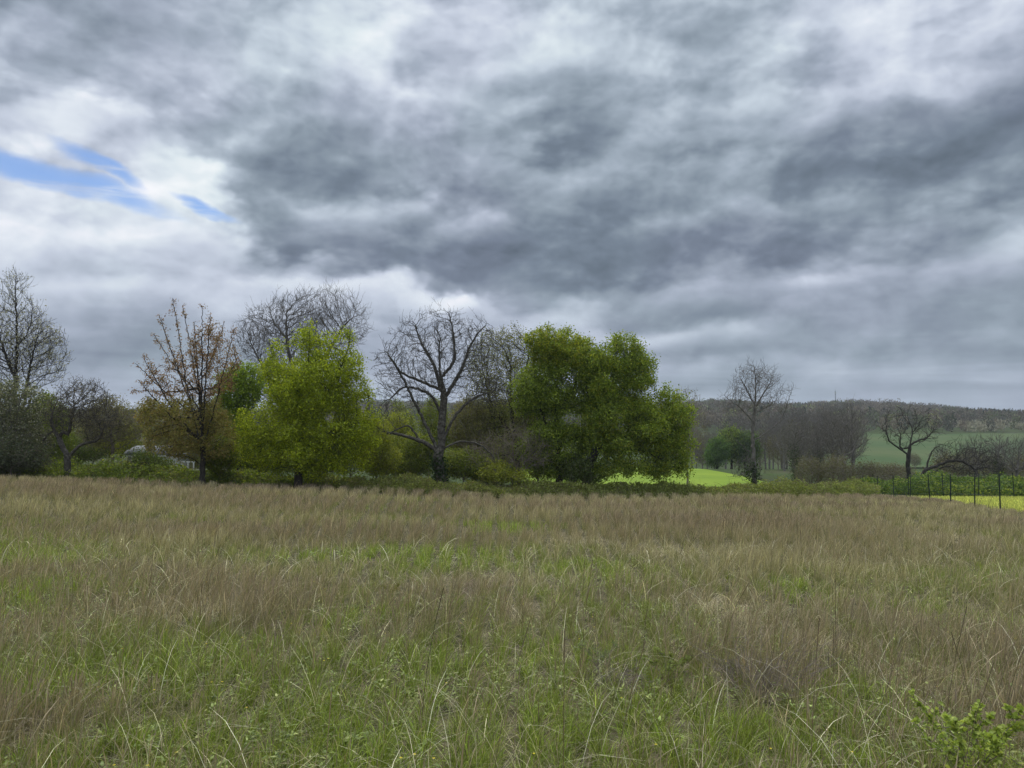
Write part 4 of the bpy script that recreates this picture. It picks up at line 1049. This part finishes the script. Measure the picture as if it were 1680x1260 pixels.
# ---- pale willow by the crop field
def willow(label, px, D, lobes, seed, pal):
    build_tree('willow_tree', label, 'tree', px, D, lobes, seed, trunk=[(px, 745), (px, 730)], n_attr=500, step=.5, kill=.9, r_trunk=.3, r_tip=.02, r_limb=.08, bark=BARK_DARK, jit=.2,
        twig=[dict(rmax=.08, prob=1.2, length=1.5, r=.018, up=-.5, spread=.4, segs=3)], leaves=dict(n=6500, L=.5, W=.18, pal=pal, scatter=.35, gap=.28, rmax=.06, hang=1.6), flare=0)
willow('dark weeping willow at the left of the pair beyond the crop field', 1176, 182, [(1178, 738, 16, 20), (1172, 745, 12, 16)], 140, [(.09, .16, .045), (.13, .21, .05)])
willow('tall willow with pale yellow-green top beyond the crop field', 1200, 186, [(1198, 725, 22, 26), (1194, 712, 12, 8), (1212, 740, 14, 18)], 141, [(.18, .26, .05), (.30, .36, .07), (.12, .19, .05)])
willow('blue-green willow just left of the lone slender tree', 1222, 184, [(1226, 733, 18, 26)], 142, [(.10, .16, .055), (.14, .20, .06)])

# ---- far woods: one mass
def far_woods():
    rng = np.random.default_rng(77)
    n = 9000
    D = np.sqrt(rng.uniform(520 ** 2, 1330 ** 2, n)); u = rng.uniform(-.75, .86, n); x = u * D
    pxs = 840 + F * u
    ok = ~((pxs > 1410) & (D < 520)); D = D[ok]; x = x[ok]; pxs = pxs[ok]; n = len(D)
    hgt = rng.uniform(8, 14, n) * (.8 + .5 * fbm(x * .01, D * .01, 4, 2)); rad = hgt * rng.uniform(.32, .5, n)
    v = fbm(x * .006, D * .012, 8, 3); kindc = np.zeros((n, 3))
    brown = np.array([(.16, .13, .11), (.11, .095, .08), (.20, .165, .125), (.095, .095, .07)])
    kindc = brown[rng.integers(0, 4, n)]
    g = (v > .56) & (rng.random(n) < .6); kindc[g] = np.array([(.13, .15, .08)]); 
    y = rng.random(n) < .03; kindc[y] = (.26, .27, .12)
    pine = ((pxs > 1585) & (D > 900)) | ((pxs > 1250) & (pxs < 1330) & (D > 1050) & (rng.random(n) < .6)) | (rng.random(n) < .05)
    kindc[pine] = (.022, .035, .022)
    pale = (pxs > 1560) & (D < 640) & (rng.random(n) < .7); kindc[pale] = (.30, .28, .21); hgt[pale] *= .5
    m = 80
    t = rng.random((n, m)); th = rng.uniform(0, 2 * np.pi, (n, m))
    prof = np.where(pine[:, None], (1 - t) * 1.0, np.sqrt(np.clip(1 - (2 * t - 1.05) ** 2 * .85, 0.03, 1)))
    rr = rad[:, None] * prof * rng.random((n, m)) ** .4
    z0 = H(x, D)
    c = np.stack([x[:, None] + np.cos(th) * rr, D[:, None] + np.sin(th) * rr, z0[:, None] + hgt[:, None] * (.12 + .88 * t)], -1).reshape(-1, 3)
    K = len(c)
    a = unit(rng.normal(0, .6, (K, 3)) + np.array([0, 0, 1.0])); b = unit(np.cross(a, rng.normal(0, 1, (K, 3))))
    l = rng.uniform(.8, 2.0, K)[:, None]; w = rng.uniform(.25, .7, K)[:, None]
    V = np.stack([c - b * w, c + b * w, c + a * l * 1.3], 1).reshape(-1, 3)
    T = np.arange(K * 3).reshape(K, 3)
    col = np.repeat(kindc, m, 0) * rng.uniform(.7, 1.3, (K, 1))
    me = np_mesh('far_wood', V, [T], np.repeat(col, 3, 0), FARWOOD)
    o = new_obj('far_wood', me); set_props(o, 'leafless brown woods with dark pines covering the far hills', 'wood', None, 'stuff')
far_woods()

# ---- built objects
def bm_obj(name, bm, mat, parent=None, loc=None, bevel=0):
    import bmesh
    me = bpy.data.meshes.new(name); bm.to_mesh(me); bm.free(); me.materials.append(mat)
    o = new_obj(name, me, parent, loc)
    if bevel:
        md = o.modifiers.new('bevel', 'BEVEL'); md.width = bevel; md.segments = 2
    return o
import bmesh
from mathutils import Matrix
def box(bm, cx, cy, cz, sx, sy, sz, rot=None):
    m = Matrix.Translation((cx, cy, cz)) @ (rot or Matrix.Identity(4)) @ Matrix.Diagonal((sx, sy, sz, 1))
    bmesh.ops.create_cube(bm, size=1, matrix=m)
POSTM = noisy_mat('green_painted_steel', (.012, .022, .016), (.035, .045, .035), 12, 4, .6)
WIREM = noisy_mat('galvanised_wire', (.10, .11, .11), (.20, .20, .20), 40, 3, .5)

def fence(label, pts, hgt, wires=4):
    org = np.array([pts[0][0], pts[0][1], float(H(*pts[0]))])
    root = thing('wire_fence', label, 'fence', org)
    tops = []
    proto = None
    rng = np.random.default_rng(len(pts))
    for (x, y) in pts:
        z = float(H(x, y))
        if proto is None:
            bm = bmesh.new()
            box(bm, 0, 0, hgt / 2 - .15, .07, .012, hgt + .3); box(bm, 0, .022, hgt / 2 - .15, .012, .034, hgt + .3)
            for k in range(10): box(bm, 0, -.012, .25 + k * (hgt - .35) / 9, .022, .016, .02)
            o = bm_obj('post', bm, POSTM, root); proto = o
        else:
            o = proto.copy(); C.objects.link(o); o.parent = root
        o.location = (x - org[0], y - org[1], z - org[2]); o.rotation_euler = (rng.normal(0, .02), rng.normal(0, .02), rng.uniform(-.3, .3))
        tops.append((x - org[0], y - org[1], z - org[2]))
    for k in range(wires):
        hz = hgt * (.12 + .82 * k / (wires - 1)); s = Skel(np.array(tops[0]) + [0, -.02, hz])
        for i in range(1, len(tops)):
            a = np.array(tops[i - 1]); b = np.array(tops[i])
            for q in range(1, 7):
                t = q / 6; s.p.append(a + (b - a) * t + np.array([0, -.02, hz - .03 * 4 * t * (1 - t)])); s.par.append(len(s.p) - 2)
        s.finish(.0035, .0035) if False else None
        P_ = np.array(s.p); n = len(P_); par = np.arange(-1, n - 1); main = np.append(np.arange(1, n), -1)
        V, Q = tubes(P_, par, np.full(n, .0035), main, np.arange(1, n), 4)
        new_obj('wire', np_mesh('wire', V, [Q], None, WIREM, True), root)
def px_pts(lst): return [tuple(ground(px, D)[:2]) for px, D in lst]
fence('dark steel post and wire fence along the right edge of the meadow', px_pts([(1637.7, 36), (1596, 40), (1557, 46), (1523, 53), (1491, 60), (1464, 65), (1437.5, 71), (1415, 77), (1395, 85)]), 1.75)
fence('second post and wire fence, behind the yellow-green field by the green bank', px_pts([(1661, 59), (1603, 63), (1545, 66), (1488, 70), (1430.5, 80)]), 1.95)

# shed
WALLM = noisy_mat('weathered_white_boards', (.30, .30, .27), (.52, .52, .48), 1.6, 7, .85, .3, 8, c3=(.42, .42, .39), stretch=(1, 1, .25))
ROOFM = noisy_mat('weathered_roof_felt', (.12, .125, .13), (.34, .34, .34), 5, 7, .95, .5, 18, c3=(.20, .205, .21))
DARKM = noisy_mat('dark_window_glass', (.02, .022, .025), (.04, .045, .05), 2, 2, .25)
WOODM = noisy_mat('white_painted_frame', (.50, .50, .47), (.66, .66, .62), 6, 4, .7)
def shed():
    D = 60.0; g = ground(262, D)
    root = thing('garden_shed', 'low white garden shed with a humped grey roof half hidden behind the reddish tree', 'shed', g)
    w = 3.7; dp = 2.6; eh = 2.15
    bm = bmesh.new()
    # front wall with a door opening at the left and a window opening at the right
    def fw(x0, x1, z0, z1): box(bm, (x0 + x1) / 2, -dp / 2, (z0 + z1) / 2, x1 - x0, .08, z1 - z0)
    fw(-w / 2, -w / 2 + .15, 0, eh); fw(-w / 2 + .15, -w / 2 + .95, 1.62, eh); fw(-w / 2 + .95, .75, 0, eh); fw(.75, 1.55, 0, .75); fw(.75, 1.55, 1.5, eh); fw(1.55, w / 2, 0, eh)
    box(bm, -w / 2 + .04, .043, eh / 2, .08, dp, eh); box(bm, w / 2 - .04, .043, eh / 2, .08, dp, eh); box(bm, 0, dp / 2 + .05, eh / 2, w - .17, .08, eh)
    bm_obj('wall', bm, WALLM, root)
    bm = bmesh.new(); box(bm, -w / 2 + .55, -dp / 2 + .03, .8, .78, .05, 1.6); d = bm_obj('door', bm, noisy_mat('dark_shed_door', (.02, .02, .018), (.05, .05, .04), 3), root)
    bm = bmesh.new(); box(bm, -w / 2 + .85, -dp / 2 - .02, .85, .03, .06, .12); bm_obj('handle', bm, WIREM, d)
    bm = bmesh.new()
    for (a, b_, c_, d_) in ((1.15, .78, .86, .06), (1.15, 1.47, .86, .06), (.76, 1.12, .06, .64), (1.54, 1.12, .06, .64), (1.15, 1.12, .04, .64)):
        box(bm, a, -dp / 2 - .035, b_, c_, .05, d_)
    f = bm_obj('window', bm, WOODM, root)
    bm = bmesh.new(); box(bm, 1.15, -dp / 2 + .01, 1.12, .76, .02, .66); bm_obj('pane', bm, DARKM, f)
    # humped roof: arched section, rounded down at the ends
    nx, ny = 26, 12; V = []; Q = []
    L2 = 3.0
    for i in range(nx + 1):
        u = i / nx; x = -w / 2 - .25 + (L2 + .2) * u
        e = min(1, math.sin(min(u, 1 - u) * math.pi) * 2.2) ** .5 if 0 < u < 1 else 0
        for j in range(ny + 1):
            a = math.pi * j / ny
            V.append((x, -math.cos(a) * (dp / 2 + .25), eh + .03 + .62 * math.sin(a) ** .8 * (.25 + .75 * e) + .02 * math.sin(i * 2.1)))
    for i in range(nx):
        for j in range(ny): q = i * (ny + 1) + j; Q.append((q, q + 1, q + ny + 2, q + ny + 1))
    me = np_mesh('roof', np.array(V), [np.array(Q)], None, ROOFM, True); o = new_obj('roof', me, root)
    md = o.modifiers.new('solid', 'SOLIDIFY'); md.thickness = .06
    bm = bmesh.new(); box(bm, -w / 2 + L2 / 2 - .1, -dp / 2 - .27, eh + .0, L2 + .2, .04, .12); bm_obj('eaves_board', bm, WOODM, root)
    bm = bmesh.new(); box(bm, w / 2 - .35, 0, eh + .06, .9, dp + .2, .06); bm_obj('flat_roof', bm, ROOFM, root)
    # white posts of the little lean-to
    for k in range(3):
        bm = bmesh.new(); box(bm, w / 2 + .35 + k * .42, -dp / 2 - .2, .85, .09, .09, 1.7); bm_obj('post', bm, WOODM, root)
    bm = bmesh.new(); box(bm, w / 2 + .77, -dp / 2 - .2, 1.66, 1.02, .08, .07); bm_obj('rail', bm, WOODM, root)
    root.rotation_euler = (0, 0, .10)
shed()

# radio mast on the far ridge
def mast():
    D = 1150; g = ground(1372, D)
    root = thing('radio_mast', 'thin radio mast rising over the far wooded ridge', 'mast', g)
    bm = bmesh.new(); H_ = 30
    for k in range(3):
        a = k * 2.094; box(bm, math.cos(a) * .6, math.sin(a) * .6, H_ / 2, .22, .22, H_)
    for k in range(14):
        for q in range(3):
            a = q * 2.094 + 1.047; box(bm, math.cos(a) * .3, math.sin(a) * .3, 1 + k * 2.1, 1.05, .1, .1, Matrix.Rotation(a + math.pi / 2, 4, 'Z') @ Matrix.Rotation(.5 if k % 2 else -.5, 4, 'Y'))
    bm_obj('lattice_tower', bm, POSTM, root)
    bm = bmesh.new(); bmesh.ops.create_cone(bm, cap_ends=True, segments=10, radius1=.25, radius2=.1, depth=4, matrix=Matrix.Translation((0, 0, H_ + 1.9))); bm_obj('antenna', bm, WIREM, root)
    bm = bmesh.new()
    for q in range(3):
        a = q * 2.094; box(bm, math.cos(a) * 1.0, math.sin(a) * 1.0, H_ - 2, .5, .3, 2.4, Matrix.Rotation(a, 4, 'Z'))
    bm_obj('antenna_panels', bm, WOODM, root)
mast()

# ---- plants in the foreground grass
def leafy_plant(name, label, px, py, w, h, seed, pal, stems=9, leaf=.022, per=60, round_=True):
    rng = np.random.default_rng(seed); x, D = gpt(px, py); g = np.array([x, D, float(H(x, D))])
    root = thing(name, label, 'plant', g)
    s = Skel(g); 
    for k in range(stems):
        a = 2 * math.pi * k / stems + rng.uniform(-.4, .4); r = w / 2 * rng.uniform(.55, 1.0); hh = h * rng.uniform(.65, 1.05)
        s.line([g, g + np.array([math.cos(a) * r * .35, math.sin(a) * r * .35, hh * .55]), g + np.array([math.cos(a) * r * .8, math.sin(a) * r * .8, hh * .9]), g + np.array([math.cos(a) * r, math.sin(a) * r, hh * rng.uniform(.85, 1.05)])], .03, .003, rng)
    s.finish(.007, .0022); s.twigs(rng, .006, .35, .07, .0018, up=.3)
    new_obj('stem', skel_mesh('stem', s, 0, 9, BARK_BROWN, g), root)
    cand = np.where(s.P[:, 2] > g[2] + h * .35)[0]; wgt = (s.P[cand, 2] - g[2] - h * .3) ** 1.5; src = rng.choice(cand, stems * per, p=wgt / wgt.sum())
    cen = s.P[src] + rng.normal(0, leaf * .6, (len(src), 3)); n = len(cen)
    nrm = unit(rng.normal(0, .7, (n, 3)) + np.array([0, -.2, 1.0])); a = unit(np.cross(nrm, rng.normal(0, 1, (n, 3)))); b = np.cross(nrm, a)
    l = leaf * rng.uniform(.6, 1.2, n)
    ang = np.arange(6) * np.pi / 3
    rad = np.array([1, .85, .85, 1.1, .85, .85])
    ring = cen[:, None] + l[:, None, None] * rad[None, :, None] * (np.cos(ang)[None, :, None] * a[:, None] + np.sin(ang)[None, :, None] * b[:, None] * (.75 if round_ else .3))
    ctr = cen - nrm * (l * .25)[:, None]
    V = np.concatenate([ctr[:, None], ring], 1).reshape(-1, 3) - g
    base = np.arange(n)[:, None] * 7
    T = np.concatenate([base + np.array([0, 1 + k, 1 + (k + 1) % 6]) for k in range(6)])
    pal = np.array(pal); col = pal[rng.integers(0, len(pal), n)] * rng.uniform(.8, 1.2, (n, 1))
    new_obj('foliage', np_mesh('foliage', V, [T], np.repeat(col, 7, 0), LEAF), root)
YG = [(.36, .44, .08), (.46, .52, .12), (.26, .33, .06)]
leafy_plant('leafy_plant', 'yellow-green leafy plant with small round leaves in the bottom right corner', 1590, 1262, .54, .40, 501, YG, 17, .0135, 90)
leafy_plant('leafy_plant', 'small yellow-green sprig in the grass right of centre', 1095, 1098, .32, .24, 502, [(.18, .22, .05), (.24, .28, .06)], 7, .014, 40)
leafy_plant('leafy_plant', 'low grey-green plant with narrow leaves near the middle of the meadow', 985, 1080, .34, .25, 503, [(.19, .24, .09), (.25, .29, .12)], 8, .018, 30, False)
leafy_plant('leafy_plant', 'faint yellowish sprig in the grass left of the middle', 640, 968, .3, .22, 504, [(.22, .22, .05)], 6, .015, 30)

def dead_clump(label, px, py, w, h, seed, n=90):
    rng = np.random.default_rng(seed); x, D = gpt(px, py); g = np.array([x, D, float(H(x, D))])
    root = thing('dead_bush', label, 'dead plant', g); s = Skel(g)
    for k in range(n):
        a = rng.uniform(0, 6.283); r = w / 2 * math.sqrt(rng.random()); b0 = g + np.array([math.cos(a) * r * .3, math.sin(a) * r * .3, 0]); hh = h * rng.uniform(.4, 1.1)
        e = g + np.array([math.cos(a) * r * 1.1 + .05, math.sin(a) * r, hh])
        s.line([g, b0 + np.array([0, 0, .03]), (b0 + e) / 2 + rng.normal(0, .03, 3) + np.array([0, 0, .05]), e], .05, .006, rng)
    s.finish(.004, .0016); s.twigs(rng, .01, .55, .12, .0013, up=.1, spread=1.0)
    new_obj('stem', skel_mesh('stem', s, 0, 9, BARK_BROWN, g), root)
dead_clump('low brown tangle of dead twigs right of the middle of the meadow', 1250, 1115, 1.0, .34, 601)
dead_clump('smaller dead brown twig clump left of the yellow-green sprig', 1000, 1110, .5, .2, 602, 45)

# ---- haze: one closed box of thin, even air round the camera and the whole scene
def haze():
    m, nt = mat_new('haze_air'); N = nt.nodes; L = nt.links
    v = N.new('ShaderNodeVolumePrincipled'); v.inputs['Color'].default_value = (.86, .91, 1.0, 1); v.inputs['Density'].default_value = .00014
    v.inputs['Anisotropy'].default_value = .0
    o = N.new('ShaderNodeOutputMaterial'); L.new(v.outputs[0], o.inputs['Volume'])
    bm = bmesh.new(); box(bm, 0, 1400, 22, 6600, 3400, 96)
    set_props(bm_obj('haze', bm, m), 'thin pale haze over the valley', None, None, 'stuff')
haze()
